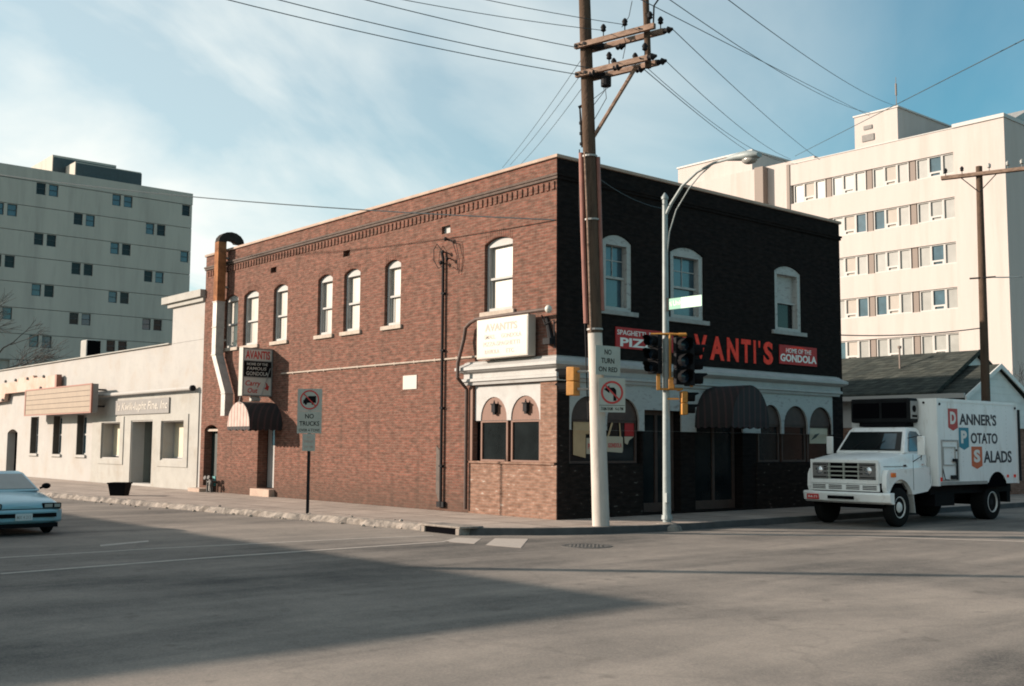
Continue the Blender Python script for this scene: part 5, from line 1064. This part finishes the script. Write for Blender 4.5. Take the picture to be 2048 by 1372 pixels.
# cab body: loft along the length
def sec(u, zb, zt, hw, r=.08, crown=.03):
    pts = []
    for w_, z in ((-hw, zb), (-hw, zt-r), (-hw+r*.35, zt-r*.3), (-hw+r, zt), (0, zt+crown), (hw-r, zt), (hw-r*.35, zt-r*.3), (hw, zt-r), (hw, zb)): pts.append(FTs(u, z, w_))
    return pts
bm = NB(); loft(bm, [sec(6.08, .93, 1.47, .985), sec(6.16, .93, 1.52, .995), sec(6.7, .93, 1.60, 1.0), sec(7.3, .93, 1.68, 1.005), sec(7.42, .75, 1.70, 1.01), sec(8.22, .75, 1.70, 1.01), sec(8.26, .78, 1.68, 1.0)]); body = finish('cab', bm, M['truckwhite'], tr, smooth=35)
# fenders and door skins with the wheel-arch cut, both sides
for sgn in (1, -1):
    prof = [(6.1, .82), (6.12, 1.12), (6.2, 1.26), (7.35, 1.30), (8.2, 1.32), (8.27, .95), (8.12, .70), (7.40, .66)]
    arc = [(6.77+.60*math.cos(R(a)), .36+.66*math.sin(R(a))) for a in range(25, 156, 10)]
    prof2 = prof[:6]+[(8.22, .82), (8.05, .70), (7.40, .64)]+arc+[(6.16, .70)]
    bm = NB(); w0, w1 = (1.0, 1.13) if sgn > 0 else (-1.13, -1.0)
    slab(bm, FTs, prof2, w0, w1); finish('fender', bm, M['truckwhite'], tr, bevel=.045, seg=3)
    bm = NB(); slab(bm, FTs, [(6.75+.57*math.cos(R(a)), .36+.63*math.sin(R(a))) for a in range(0, 181, 15)], sgn*.55 if sgn > 0 else -.995, .995 if sgn > 0 else -.55); finish('wheel_well', bm, M['void'], tr)
bm = NB(); slab(bm, FTs, [(7.33, .70), (7.36, .70), (7.45, .18), (7.42, .18)], .95, 1.12); finish('mud_flap', bm, M['dwhite'], tr)
# greenhouse
gh = [(7.18, 1.66, .98), (7.62, 2.27, .84), (7.72, 2.325, .80), (8.18, 2.325, .80), (8.25, 2.25, .84), (8.26, 1.66, .98)]
bm = NB(); secs = []
prof_f = [(7.18, 1.66), (7.60, 2.26), (7.72, 2.33), (8.16, 2.33), (8.25, 2.25), (8.27, 1.66)]
def hwz(z): return lin(1.0, .83, max(0, min(1, (z-1.66)/.62)))-(.05 if z > 2.3 else 0)
loft(bm, [[FTs(u, z, s_*hwz(z)) for u, z in prof_f] for s_ in (-1, 1)])
bmesh.ops.recalc_face_normals(bm, faces=bm.faces); finish('cab_roof', bm, M['truckwhite'], tr, bevel=.04, seg=3)
def onwind(t, s_): # t 0..1 up the windshield
    z = lin(1.70, 2.24, t); u = lin(7.18, 7.60, (z-1.66)/.6); return (u-.012, z, s_*(hwz(z)-.10))
bm = NB(); A = [Vector(FTs(*onwind(t, s_))) for t in (.06, .95) for s_ in (-1, 1)]; nrm = Vector((-.82, 0, .57))
vs_ = [bm.verts.new(p+nrm*k) for k in (-.004, .012) for p in A]
for f in ((0, 1, 3, 2), (4, 6, 7, 5), (0, 4, 5, 1), (2, 3, 7, 6), (0, 2, 6, 4), (1, 5, 7, 3)): bm.faces.new([vs_[i] for i in f])
ws = finish('windshield', bm, M['glass'], tr, bevel=.03, seg=3)
bm = NB(); vz = [Vector(FTs(*onwind(t, s_)))+nrm*.0135 for t, s_ in ((.12, .35), (.12, .82), (.86, .82), (.86, .35))]; bm.faces.new([bm.verts.new(p) for p in vz]); finish('blue_patch', bm, M['bglass'], ws)  # bluish patch laid over part of the windshield
bm = NB(); tube(bm, [Vector(FTs(*onwind(.04, .1)))+nrm*.03, Vector(FTs(*onwind(.5, .45)))+nrm*.03], .01, 4); tube(bm, [Vector(FTs(*onwind(.04, -.6)))+nrm*.03, Vector(FTs(*onwind(.5, -.3)))+nrm*.03], .01, 4); finish('wiper', bm, M['metal'], tr)
for s_ in (1, -1):
    pts = [(7.40, 1.72), (8.14, 1.72), (8.12, 2.12), (8.02, 2.22), (7.74, 2.23), (7.66, 2.16)]
    bm = NB(); a = [bm.verts.new(FTs(u, z, s_*(hwz(z)+.002))) for u, z in pts]; b = [bm.verts.new(FTs(u, z, s_*(hwz(z)+.02))) for u, z in pts]
    bm.faces.new(a); bm.faces.new(b[::-1])
    for i in range(6): bm.faces.new([a[i], a[(i+1) % 6], b[(i+1) % 6], b[i]])
    finish('side_window', bm, M['bglass'], tr)
    bm = NB(); w0 = 1.32*s_; box(bm, FTs, 7.42, 7.47, 1.62, 2.10, w0-.1, w0+.1); mr_ = finish('mirror', bm, M['truckwhite'], tr, bevel=.02)
    bm = NB(); tube(bm, [FTs(7.46, 2.05, s_*.95), FTs(7.45, 2.12, w0), FTs(7.45, 1.6, w0), FTs(7.5, 1.45, s_*1.05)], .012, 5); tube(bm, [FTs(7.9, 1.5, s_*1.05), FTs(7.45, 1.62, w0)], .012, 5); finish('mirror_arm', bm, M['metal'], mr_)
# grille
gx = 6.07
bm = NB(); slab(bm, Fr((gx, YC, 0), (0, -1, 0)), rect(-.97, .97, .90, 1.50), .0, .06, [rect(-.90, .90, 1.01, 1.42)]); gr = finish('grille', bm, M['truckwhite'], tr, bevel=.012)
FG = Fr((gx, YC, 0), (0, -1, 0))                   # u towards camera side, w forward
bm = NB(); box(bm, FG, -.899, .899, 1.011, 1.419, .001, .012); finish('radiator', bm, M['void'], gr)
bm = NB()
for z in (1.10, 1.21, 1.32): box(bm, FG, -.9, .9, z-.016, z+.016, .013, .06)
for u in (-.90, -.52, -.28, .28, .52): pass
for u in (-.42, .0-.0, .42): box(bm, FG, u-.016, u+.016, 1.012, 1.418, .014, .066)
finish('grille_bars', bm, M['signgrey'], gr)
for s_ in (-1, 1):
    bm = NB(); slab(bm, FG, rect(s_*.68-.21, s_*.68+.21, 1.02, 1.41), .03, .075, [disc(s_*.70, 1.235, .115, 20)]); bz = finish('headlight_bezel', bm, M['sgrey'], gr)
    bm = NB(); lathe(bm, FG(s_*.70, 1.235, .02), FG.n, [(0, .112), (.03, .11), (.055, .08), (.065, 0)], 18); finish('headlight', bm, M['chrome'], bz, smooth=60)
    bm = NB()
    for z in (1.05, 1.36): box(bm, FG, s_*.68-.2, s_*.68+.2, z, z+.025, .0755, .079)
    for z in (1.14, 1.24, 1.3): box(bm, FG, s_*.68-.205 if s_ > 0 else s_*.68+.12, s_*.68-.13 if s_ > 0 else s_*.68+.2, z, z+.03, .0755, .079)
    finish('bezel_slots', bm, M['void'], bz)
bm = NB(); box(bm, FG, -.97, .97, .72, .895, -.02, .05); pn = finish('valance', bm, M['truckwhite'], tr, bevel=.02)
bm = NB()
for u in (-.72, -.25, .25, .72):
    for k in range(3): box(bm, FG, u-.19, u+.19, .765+k*.04, .785+k*.04, .051, .056)
finish('air_slots', bm, M['void'], pn)
bm = NB(); prb = []
for k in range(13):
    u = lin(-1.24, 1.24, k/12); bow = .16*(abs(u)/1.24)**4
    prb.append([FG(u, z, w_-bow) for z, w_ in ((.42, .03), (.47, .13), (.66, .17), (.70, .13), (.70, -.05), (.42, -.05))])
loft(bm, prb); bp = finish('bumper', bm, M['truckwhite'], tr, bevel=.015)
bm = NB(); box(bm, FG, -.40, .34, .52, .60, .14, .178); finish('bumper_slot', bm, M['void'], bp)
bm = NB(); box(bm, FG, -1.02, -.68, .49, .62, .10, .16); plr = finish('licence_plate', bm, M['red'], bp, label='red front plate')
bm = NB(); text(bm, FG, 'R4-71', -.98, -.72, .525, .585, .1605, .164, .01); finish('lettering', bm, M['letwhite'], plr)
for s_ in (1, -1):
    bm = NB(); wl = 1.132*s_; box(bm, FTs, 6.30, 6.50, 1.08, 1.19, min(wl, wl+.035*s_), max(wl, wl+.035*s_)); finish('marker_lamp', bm, M['amber'] if s_ > 0 else M['dred'], tr, bevel=.01)
bm = NB(); box(bm, FTs, 7.12, 7.24, 1.33, 1.38, 1.01, 1.02); finish('badge', bm, M['metal'], tr)
bm = NB(); box(bm, FTs, 7.36, 7.375, .75, 1.64, 1.131, 1.1335); box(bm, FTs, 8.18, 8.19, .9, 1.6, 1.131, 1.1335); box(bm, FTs, 6.2, 7.3, 1.335, 1.345, 1.004, 1.016); finish('panel_gap', bm, M['metal'], tr)
bm = NB(); box(bm, FTs, 7.95, 8.1, 1.36, 1.4, 1.01, 1.04); finish('door_handle', bm, M['chrome'], tr)
# chassis and wheels
bm = NB(); box(bm, FTs, 6.2, 12.9, .42, .66, -.45, .45); box(bm, FTs, 8.4, 12.85, .60, .82, -1.0, 1.0); box(bm, FTs, 8.6, 9.6, .3, .62, .6, 1.02); box(bm, FTs, 12.6, 12.8, .3, .6, -1.0, 1.0); cyl(bm, FTs(11.6, .33, -.9), FTs(11.6, .33, .9), .09, .09, 10); cyl(bm, FTs(6.77, .33, -.9), FTs(6.77, .33, .9), .06, .06, 8); finish('chassis', bm, M['black'], tr)
def wheel(parent, p, ax, rad, wd, rimr, rm, dish=.06, nholes=6):
    bm = NB(); lathe(bm, p, ax, [(-wd/2, rimr), (-wd/2, rad*.86), (-wd/2+.03, rad*.97), (-wd*.3, rad), (wd*.3, rad), (wd/2-.03, rad*.97), (wd/2, rad*.86), (wd/2-.01, rimr), (wd/2-.04, rimr*.95)], 28); h = finish('wheel', bm, M['tyre'], parent, smooth=40)
    bm = NB(); ax_ = Vector(ax).normalized(); lathe(bm, Vector(p)+ax_*(wd/2-.075), ax, [(0, rimr*.98), (.055, rimr*1.01), (.06, rimr*.93), (.012, rimr*.86), (.03, rimr*.5), (.055, rimr*.42), (.075, rimr*.2), (.08, 0)], 24); r_ = finish('rim', bm, rm, h, smooth=30)
    bm = NB(); rp = ring_pts(Vector(p), Vector(p)+ax_, 1, nholes)
    for d in rp: q = Vector(p)+ax_*(wd/2-.055)+d*rimr*.67; cyl(bm, q, q+ax_*.02, rimr*.085, rimr*.085, 8)
    finish('rim_holes', bm, M['void'], r_); return h
for s_ in (1, -1):
    wheel(tr, FTs(6.77, .335, s_*.98), FTs.n*s_, .485, .25, .27, M['rim'])
    bm = NB(); pw = FTs(11.6, .335, s_*.94); ax = FTs.n*s_
    lathe(bm, pw, ax, [(-.3, .27), (-.3, .42), (-.27, .48), (.1, .485), (.12, .48), (.145, .42), (.135, .28), (.1, .26)], 28); h = finish('wheel', bm, M['tyre'], tr, smooth=40)
    bm = NB(); lathe(bm, Vector(pw)+Vector(ax)*.0, ax, [(0, .255), (.136, .285), (.142, .27), (.03, .24)], 24); finish('rim', bm, M['rim'], h, smooth=30)
    bm = NB(); lathe(bm, Vector(pw)-Vector(ax)*.02, ax, [(0, .24), (.04, .2), (.05, .1), (.12, .09), (.13, 0)], 18); finish('hub', bm, M['metal'], h, smooth=40)
# cargo box
bx0, bx1, bz0, bz1, bw = 8.40, 12.86, .84, 3.08, 1.235
bm = NB()
arcb = [(11.6+.62*math.cos(R(a)), .55+.62*math.sin(R(a))) for a in range(28, 153, 12)]
slab(bm, FTs, [(bx0+.02, bz0), (bx0+.02, bz1), (bx1-.02, bz1), (bx1-.02, bz0)]+[(p[0], p[1]) for p in arcb], -bw, bw); bx = finish('cargo_box', bm, M['boxwhite'], tr)
for s_ in (1, -1):
    bm = NB(); slab(bm, FTs, [(11.6+.612*math.cos(R(a)), .55+.612*math.sin(R(a))) for a in range(20, 161, 10)], *sorted((s_*(bw-.5), s_*(bw-.012)))); finish('wheel_well', bm, M['void'], bx)
bm = NB()
for u in (bx0, bx1-.08): 
    for s_ in (1, -1): box(bm, FTs, u, u+.08, bz0-.01, bz1+.005, min(s_*bw, s_*(bw+.012)), max(s_*bw, s_*(bw+.012)))
for s_ in (1, -1): box(bm, FTs, bx0+.081, bx1-.081, bz1-.07, bz1+.012, min(s_*bw, s_*(bw+.014)), max(s_*bw, s_*(bw+.014)))
box(bm, FTs, bx0-.012, bx0+.018, bz0-.01, bz1+.012, -bw, bw); finish('edge_trim', bm, M['boxwhite'], bx)
bm = NB()
for u in (9.1, 9.72, 10.34, 10.96, 11.58, 12.2):
    for k in range(15): cyl(bm, FTs(u, bz0+.5+k*.115, bw), FTs(u, bz0+.5+k*.115, bw+.005), .009, .009, 6)
box(bm, FTs, bx0+.09, 11.0, bz0+.005, bz0+.02, bw+.0005, bw+.004)
finish('rivet_rows', bm, M['dwhite'], bx)
bm = NB(); box(bm, FTs, bx0+.081, 10.98, bz0+.01, bz0+.09, bw+.005, bw+.02); finish('bottom_rail', bm, M['galv'], bx)
bm = NB()
for u in (bx0+.12, bx1-.14): cyl(bm, FTs(u, bz1-.14, bw+.013), FTs(u, bz1-.14, bw+.04), .035, .03, 8)
cyl(bm, FTs(bx0-.02, bz1-.1, .9), FTs(bx0-.05, bz1-.1, .9), .03, .03, 8); finish('clearance_lamp', bm, M['metal'], bx)
bm = NB(); slab(bm, FTs, rect(8.58, 9.46, .95, 2.02), bw+.001, bw+.02, [rect(8.62, 9.42, .99, 1.98)]); slab(bm, FTs, rect(8.64, 9.28, 1.36, 1.84), bw+.001, bw+.03, [rect(8.66, 9.26, 1.38, 1.82)]); h = finish('side_hatch', bm, M['dwhite'], bx)
bm = NB(); box(bm, FTs, 9.12, 9.32, 1.45, 1.53, bw+.02, bw+.06); box(bm, FTs, 9.0, 9.34, 1.0, 1.1, bw+.02, bw+.05); box(bm, FTs, 9.3, 9.36, .98, 1.5, bw+.02, bw+.04); cyl(bm, FTs(9.3, 1.75, bw), FTs(9.3, 1.75, bw+.05), .03, .03, 6); tube(bm, [FTs(8.6, 1.28, bw+.02), FTs(8.66, 1.0, bw+.05), FTs(8.9, .98, bw+.03)], .012, 5); finish('latch', bm, M['metal'], h)
bm = NB(); box(bm, FTs, bx1-.3, bx1-.22, 1.0, 1.08, bw+.001, bw+.03); box(bm, FTs, 12.15, 12.21, 1.0, 1.08, bw+.001, bw+.03); box(bm, FTs, 8.5, 8.56, .95, 1.05, bw+.001, bw+.03); finish('marker_lamp', bm, M['dred'], bx)
bm = NB(); box(bm, FTs, 12.862, 12.95, .9, 2.9, bw-.3, bw+.05); finish('rear_post', bm, M['metal'], bx)
wl, wh = bw+.001, bw+.007
def shield(u0, u1, z0, z1, m, ch, tm):
    bm = NB(); zt = z0+(z1-z0)*.14; slab(bm, FTs, [(u0, zt), ((u0+u1)/2, z0), (u1, zt), (u1, z1), (u0, z1)], wl, wl+.003); sh = finish('shield', bm, m, bx)
    bm = NB(); a = (u1-u0); text(bm, FTs, ch, u0+a*.2, u1-a*.2, zt+.09, z1-.08, wl+.004, wl+.007, .05); finish('lettering', bm, M['letwhite'], sh)
shield(8.98, 9.48, 2.26, 2.84, M['red'], 'D', 0); shield(9.52, 10.05, 1.76, 2.35, M['tblue'], 'P', 0); shield(10.17, 10.76, 1.25, 1.85, M['orange'], 'S', 0)
bm = NB(); text(bm, FTs, "ANNER'S", 9.57, 11.62, 2.42, 2.73, wl, wh, .025); text(bm, FTs, 'OTATO', 10.16, 11.66, 1.93, 2.22, wl, wh, .025); text(bm, FTs, 'ALADS', 10.84, 12.46, 1.41, 1.74, wl, wh, .025); finish('lettering', bm, M['navy'], bx)
# refrigeration unit on the box front
bm = NB(); box(bm, FTs, 7.93, 8.385, 2.46, 3.10, -.98, .74); rf = finish('refrigeration_unit', bm, M['reefer'], tr, bevel=.05, seg=3)
bm = NB(); box(bm, FTs, 7.99, 8.36, 2.56, 3.02, .741, .755); finish('side_cover', bm, M['galv'], rf); bm = NB(); cyl(bm, FTs(8.15, 2.82, .756), FTs(8.15, 2.82, .765), .09, .09, 12); box(bm, FTs, 8.05, 8.3, 2.6, 2.66, .756, .76); finish('vent', bm, M['black'], rf)
bm = NB(); box(bm, FTs, 7.915, 7.93, 2.58, 2.98, -.9, -.12); box(bm, FTs, 7.915, 7.93, 2.58, 2.98, -.04, .66); finish('intake', bm, M['void'], rf)
bm = NB(); box(bm, FTs, 7.98, 8.38, 2.36, 2.455, -.75, .6); finish('condenser_tray', bm, M['black'], rf)

# ------------------------------------------------------------------ car at the left
ca = thing('hatchback_car', 'pale blue low-nosed car driving in from the left edge', 'car', (-11.1, 6.5, -.15))
FK = Fr((-11.1, 4.4, -.15), (1, 0, 0), (0, -1, 0))  # u across (to the car's left), w forward
def csec(d, zb, zt, hw, tuck=.05, cr=.02):
    return [FK(u, z, -d) for u, z in ((-hw+tuck, zb), (-hw, zb+.12), (-hw, (zb+zt)/2+.04), (-hw+.05, zt-.05), (-hw+.16, zt), (0, zt+cr), (hw-.16, zt), (hw-.05, zt-.05), (hw, (zb+zt)/2+.04), (hw, zb+.12), (hw-tuck, zb))]
bm = NB(); loft(bm, [csec(.02, .42, .60, .74), csec(.08, .36, .66, .79), csec(.3, .22, .72, .83), csec(.8, .20, .80, .845), csec(1.35, .20, .88, .85), csec(1.6, .2, .90, .85), csec(3.4, .2, .93, .85), csec(4.05, .25, .92, .82), csec(4.2, .4, .86, .78)]); cb = finish('body', bm, M['carblue'], ca, smooth=40)
def cwin(d, z, hw): return [FK(-hw, z, -d), FK(hw, z, -d)]
prof = [(1.25, .88, .74), (2.02, 1.27, .58), (2.3, 1.30, .57), (2.9, 1.29, .57), (3.8, .93, .68)]
bm = NB(); loft(bm, [[FK(s_*h, z, -d) for d, z, h in prof] for s_ in (-1, 1)]); finish('cabin', bm, M['carblue'], ca, bevel=.03)
bm = NB(); nr = Vector((0, -.45, .89))*.012; q = [FK(-.66, .925, -1.34), FK(.66, .925, -1.34), FK(.53, 1.235, -1.96), FK(-.53, 1.235, -1.96)]
a = [bm.verts.new(p) for p in q]; b = [bm.verts.new(p+nr) for p in q]; bm.faces.new(a); bm.faces.new(b[::-1])
for i in range(4): bm.faces.new([a[i], a[(i+1) % 4], b[(i+1) % 4], b[i]])
finish('windshield', bm, M['gglass'], ca)
for s_ in (-1, 1):
    q = [FK(s_*.725, .93, -1.5), FK(s_*.60, 1.235, -2.08), FK(s_*.59, 1.25, -2.75), FK(s_*.69, .95, -3.1)]; off = Vector((s_*.012, 0, .004)); bm = NB()
    a = [bm.verts.new(p) for p in q]; b = [bm.verts.new(p+off) for p in q]; bm.faces.new(a); bm.faces.new(b[::-1])
    for i in range(4): bm.faces.new([a[i], a[(i+1) % 4], b[(i+1) % 4], b[i]])
    finish('side_window', bm, M['glass'], ca)
    bm = NB(); ellipsoid(bm, FK(s_*.93, .98, -1.5), .10, .06, .065, 12, 8); tube(bm, [FK(s_*.8, .93, -1.52), FK(s_*.92, .97, -1.51)], .025, 6); finish('mirror', bm, M['black'], ca, smooth=60)
    bm = NB(); box(bm, FK, s_*.60-.2, s_*.60+.19, .565, .675, -.10, -.005); hl = finish('headlight', bm, M['black'], ca, bevel=.02)
    bm = NB(); box(bm, FK, s_*.52-.08, s_*.52+.08, .585, .655, -.006, .004); box(bm, FK, s_*.70-.06, s_*.70+.06, .585, .655, -.006, .004); finish('lamp_lens', bm, M['gglass'], hl)
    bm = NB(); box(bm, FK, s_*.52-.11, s_*.52+.11, .40, .455, .05, .075); finish('indicator', bm, M['amber'], ca)
    for d in (.78, 3.35): wheel(ca, FK(s_*.74, .295, -d), FK.u*s_, .295, .18, .19, M['rim'], nholes=5)
    for d in (.78, 3.35):
        bm = NB(); slab(bm, Fr(FK(s_*.845, 0, -d), (0, 1, 0), (s_, 0, 0)), [(.36*math.cos(R(t_)), .30+.36*math.sin(R(t_))) for t_ in range(-10, 191, 12)], -.1, .006); finish('wheel_arch', bm, M['void'], ca)
bm = NB(); pr = []
for k in range(11):
    u = lin(-.84, .84, k/10); bow = .20*(abs(u)/.84)**5
    pr.append([FK(u, z, w_-bow) for z, w_ in ((.26, .0), (.31, .07), (.50, .09), (.545, .06), (.545, -.1), (.26, -.1))])
loft(bm, pr); bu = finish('bumper', bm, M['carblue'], ca, bevel=.015)
bm = NB(); box(bm, FK, -.66, .66, .385, .47, .04, .094); finish('rubber_strip', bm, M['black'], bu)
bm = NB(); box(bm, FK, -.17, .17, .33, .47, .095, .105); lp = finish('licence_plate', bm, M['plate'], bu)
bm = NB(); text(bm, FK, 'MX 4 213', -.14, .14, .36, .43, .1055, .107, .01); finish('lettering', bm, M['palegrey'], lp)
bm = NB(); box(bm, FK, -.72, .72, .17, .26, -.25, .02); finish('air_dam', bm, M['black'], ca)
bm = NB(); box(bm, FK, -.78, .78, .548, .562, -.12, .01); finish('nose_gap', bm, M['black'], ca)

# ------------------------------------------------------------------ across the left street, outside the photograph's left edge
ob = thing('corner_shop', 'low flat-roofed brick shop across the left street, outside the left edge', 'building', (-28, 10, 0))
SX, SY, SH = -19.0, .35, 4.8
FO = Fr((SX, 0, 0), (0, 1, 0))
ho = [rect(2+4*i, 4.6+4*i, .7, 2.9) for i in range(8)]
bm = NB(); slab(bm, FO, rect(SY, 36, -.2, SH), -.35, 0, ho); finish('wall', bm, M['brick'], ob)
bm = NB(); wbox(bm, -38, SX-.355, SY, SY+.35, -.2, SH); wbox(bm, -38, SX-.355, 35.6, 36, -.2, SH); wbox(bm, -38, -37.6, SY+.36, 35.5, -.2, SH); finish('wall', bm, M['brick'], ob, label='plain side walls')
bm = NB(); wbox(bm, -37.55, SX-.36, SY+.36, 35.55, SH-.5, SH-.4); finish('roof', bm, M['roof'], ob)
bm = NB(); wbox(bm, SX-.4, SX+.06, SY-.06, 36.06, SH+.003, SH+.08); wbox(bm, -38.05, SX-.41, SY-.06, SY+.4, SH+.003, SH+.08); finish('coping', bm, M['coping'], ob)
for i in range(8):
    bm = NB(); slab(bm, FO, rect(2.01+4*i, 4.59+4*i, .71, 2.89), -.25, -.15, [rect(2.1+4*i, 3.26+4*i, .8, 2.8), rect(3.34+4*i, 4.5+4*i, .8, 2.8)]); fr = finish('shop_window', bm, M['white'], ob)
    bm = NB(); box(bm, FO, 2.05+4*i, 4.55+4*i, .75, 2.85, -.24, -.2); finish('pane', bm, M['glass'], fr)
p3 = thing('utility_pole', 'wooden power pole across the left street, outside the left edge', 'pole', (-15.6, 2.05, 0))
bm = NB(); tube(bm, [(-15.6, 2.05, -.1), (-15.6, 2.05, 6), (-15.6, 2.05, 11.4)], [.19, .16, .13], 12); finish('shaft', bm, M['wood'], p3, smooth=60)
bm = NB(); wbox(bm, -15.75, -15.65, -3.3, 2.6, 10.22, 10.34); wbox(bm, -15.75, -15.65, -3.3, 2.6, 10.5, 10.6); finish('crossarm', bm, M['wood2'], p3)
bm = NB(); tube(bm, [(-15.72, 2.05, 9.2), (-15.72, -1.5, 10.3)], .05, 6); finish('brace', bm, M['wood2'], p3)
for y in (-3.2, -2.4, -1.7, -.95, -.55): bm = NB(); insulator(bm, Vector((-15.7, y, 10.3)), .8); finish('insulator', bm, M['metal'], p3, smooth=60)

# ------------------------------------------------------------------ bare trees
def tree(name, label, base, h, spread, seed, bias=Vector((0, 0, 0)), rad=.3, depth=6, group=None):
    rnd = random.Random(seed); t = thing(name, label, 'tree', base, group); b = Vector(base)
    trunk = NB(); top = b+Vector((rnd.uniform(-.3, .3), rnd.uniform(-.3, .3), h*.28)); tube(trunk, [b, b.lerp(top, .5)+Vector((.1, 0, 0)), top], [rad, rad*.82, rad*.7], 9); finish('trunk', trunk, M['bark'], t, smooth=60)
    cr = NB()
    def grow(p, d, ln, r, k):
        q = p+d*ln; m = p.lerp(q, .5)+Vector((rnd.uniform(-1, 1), rnd.uniform(-1, 1), rnd.uniform(-.3, .6)))*ln*.09
        tube(cr, [p, m, q], [r, r*.82, r*.66], 5 if k > 2 else 3)
        if k == 0: return
        n = 3 if rnd.random() < .6 else 2
        if k <= 2: n += 1
        for i in range(n):
            nd = (d+Vector((rnd.gauss(0, 1), rnd.gauss(0, 1), rnd.gauss(.1, .7)))*spread+bias*.12).normalized()
            grow(q if i else p.lerp(q, rnd.uniform(.6, 1)), nd, ln*rnd.uniform(.62, .86), r*.62, k-1)
    for i in range(5):
        a = 2*math.pi*i/5+rnd.random(); grow(top, (Vector((math.cos(a)*.75, math.sin(a)*.75, .8))+bias*.5).normalized(), h*.24, rad*.5, depth)
    finish('crown', cr, M['bark'], t); return t
tree('bare_tree', 'leafless tree reaching in from the left edge before the grey tower', (2.2, 66, 0), 14, .5, 11, Vector((.7, -.3, 0)), .32, 5)
tree('bare_tree', 'leafless tree behind the white house at the right edge', (47, 7.2, 0), 9, .5, 5, Vector((0, 0, .3)), .2, 5)

# ------------------------------------------------------------------ unseen block added across the right-hand street for window reflections
so = thing('reflection_block', 'unseen single-storey brick block added across the right street to fill window reflections', 'building', (34, -24, 0))
FB = Fr((0, -18.5, 0), (-1, 0, 0))
ho = [rect(-11.4-5*i, -8.6-5*i, .6, 2.9) for i in range(10)]
bm = NB(); slab(bm, FB, rect(-60, -7, -.2, 4.4), -.35, 0, ho); finish('wall', bm, M['brick'], so)
bm = NB(); wbox(bm, 7, 7.35, -32, -18.86, -.2, 4.4); wbox(bm, 59.65, 60, -32, -18.86, -.2, 4.4); wbox(bm, 7.36, 59.64, -32, -31.65, -.2, 4.4); finish('wall', bm, M['brick'], so, label='plain side walls')
bm = NB(); wbox(bm, 7.36, 59.64, -31.64, -18.86, 3.9, 4.0); finish('roof', bm, M['roof'], so)
bm = NB(); wbox(bm, 6.95, 60.05, -18.9, -18.44, 4.403, 4.5); finish('coping', bm, M['coping'], so)
for u0, u1, v0, v1 in [(-11.39-5*i, -8.61-5*i, .61, 2.89) for i in range(10)]:
    bm = NB(); slab(bm, FB, rect(u0, u1, v0, v1), -.25, -.15, [rect(u0+.08, (u0+u1)/2-.03, v0+.08, v1-.08), rect((u0+u1)/2+.03, u1-.08, v0+.08, v1-.08)]); fr = finish('window', bm, M['dwhite'], so)
    bm = NB(); box(bm, FB, u0+.05, u1-.05, v0+.05, v1-.05, -.24, -.2); finish('pane', bm, M['glass'], fr)
bm = NB(); slab(bm, FZ, [(-2, -40), (90, -40), (90, -14.2), (1.5, -14.2), (-.8, -15), (-2, -17)], -.2, 0.0); structure('sidewalk', bm, M['concrete'])
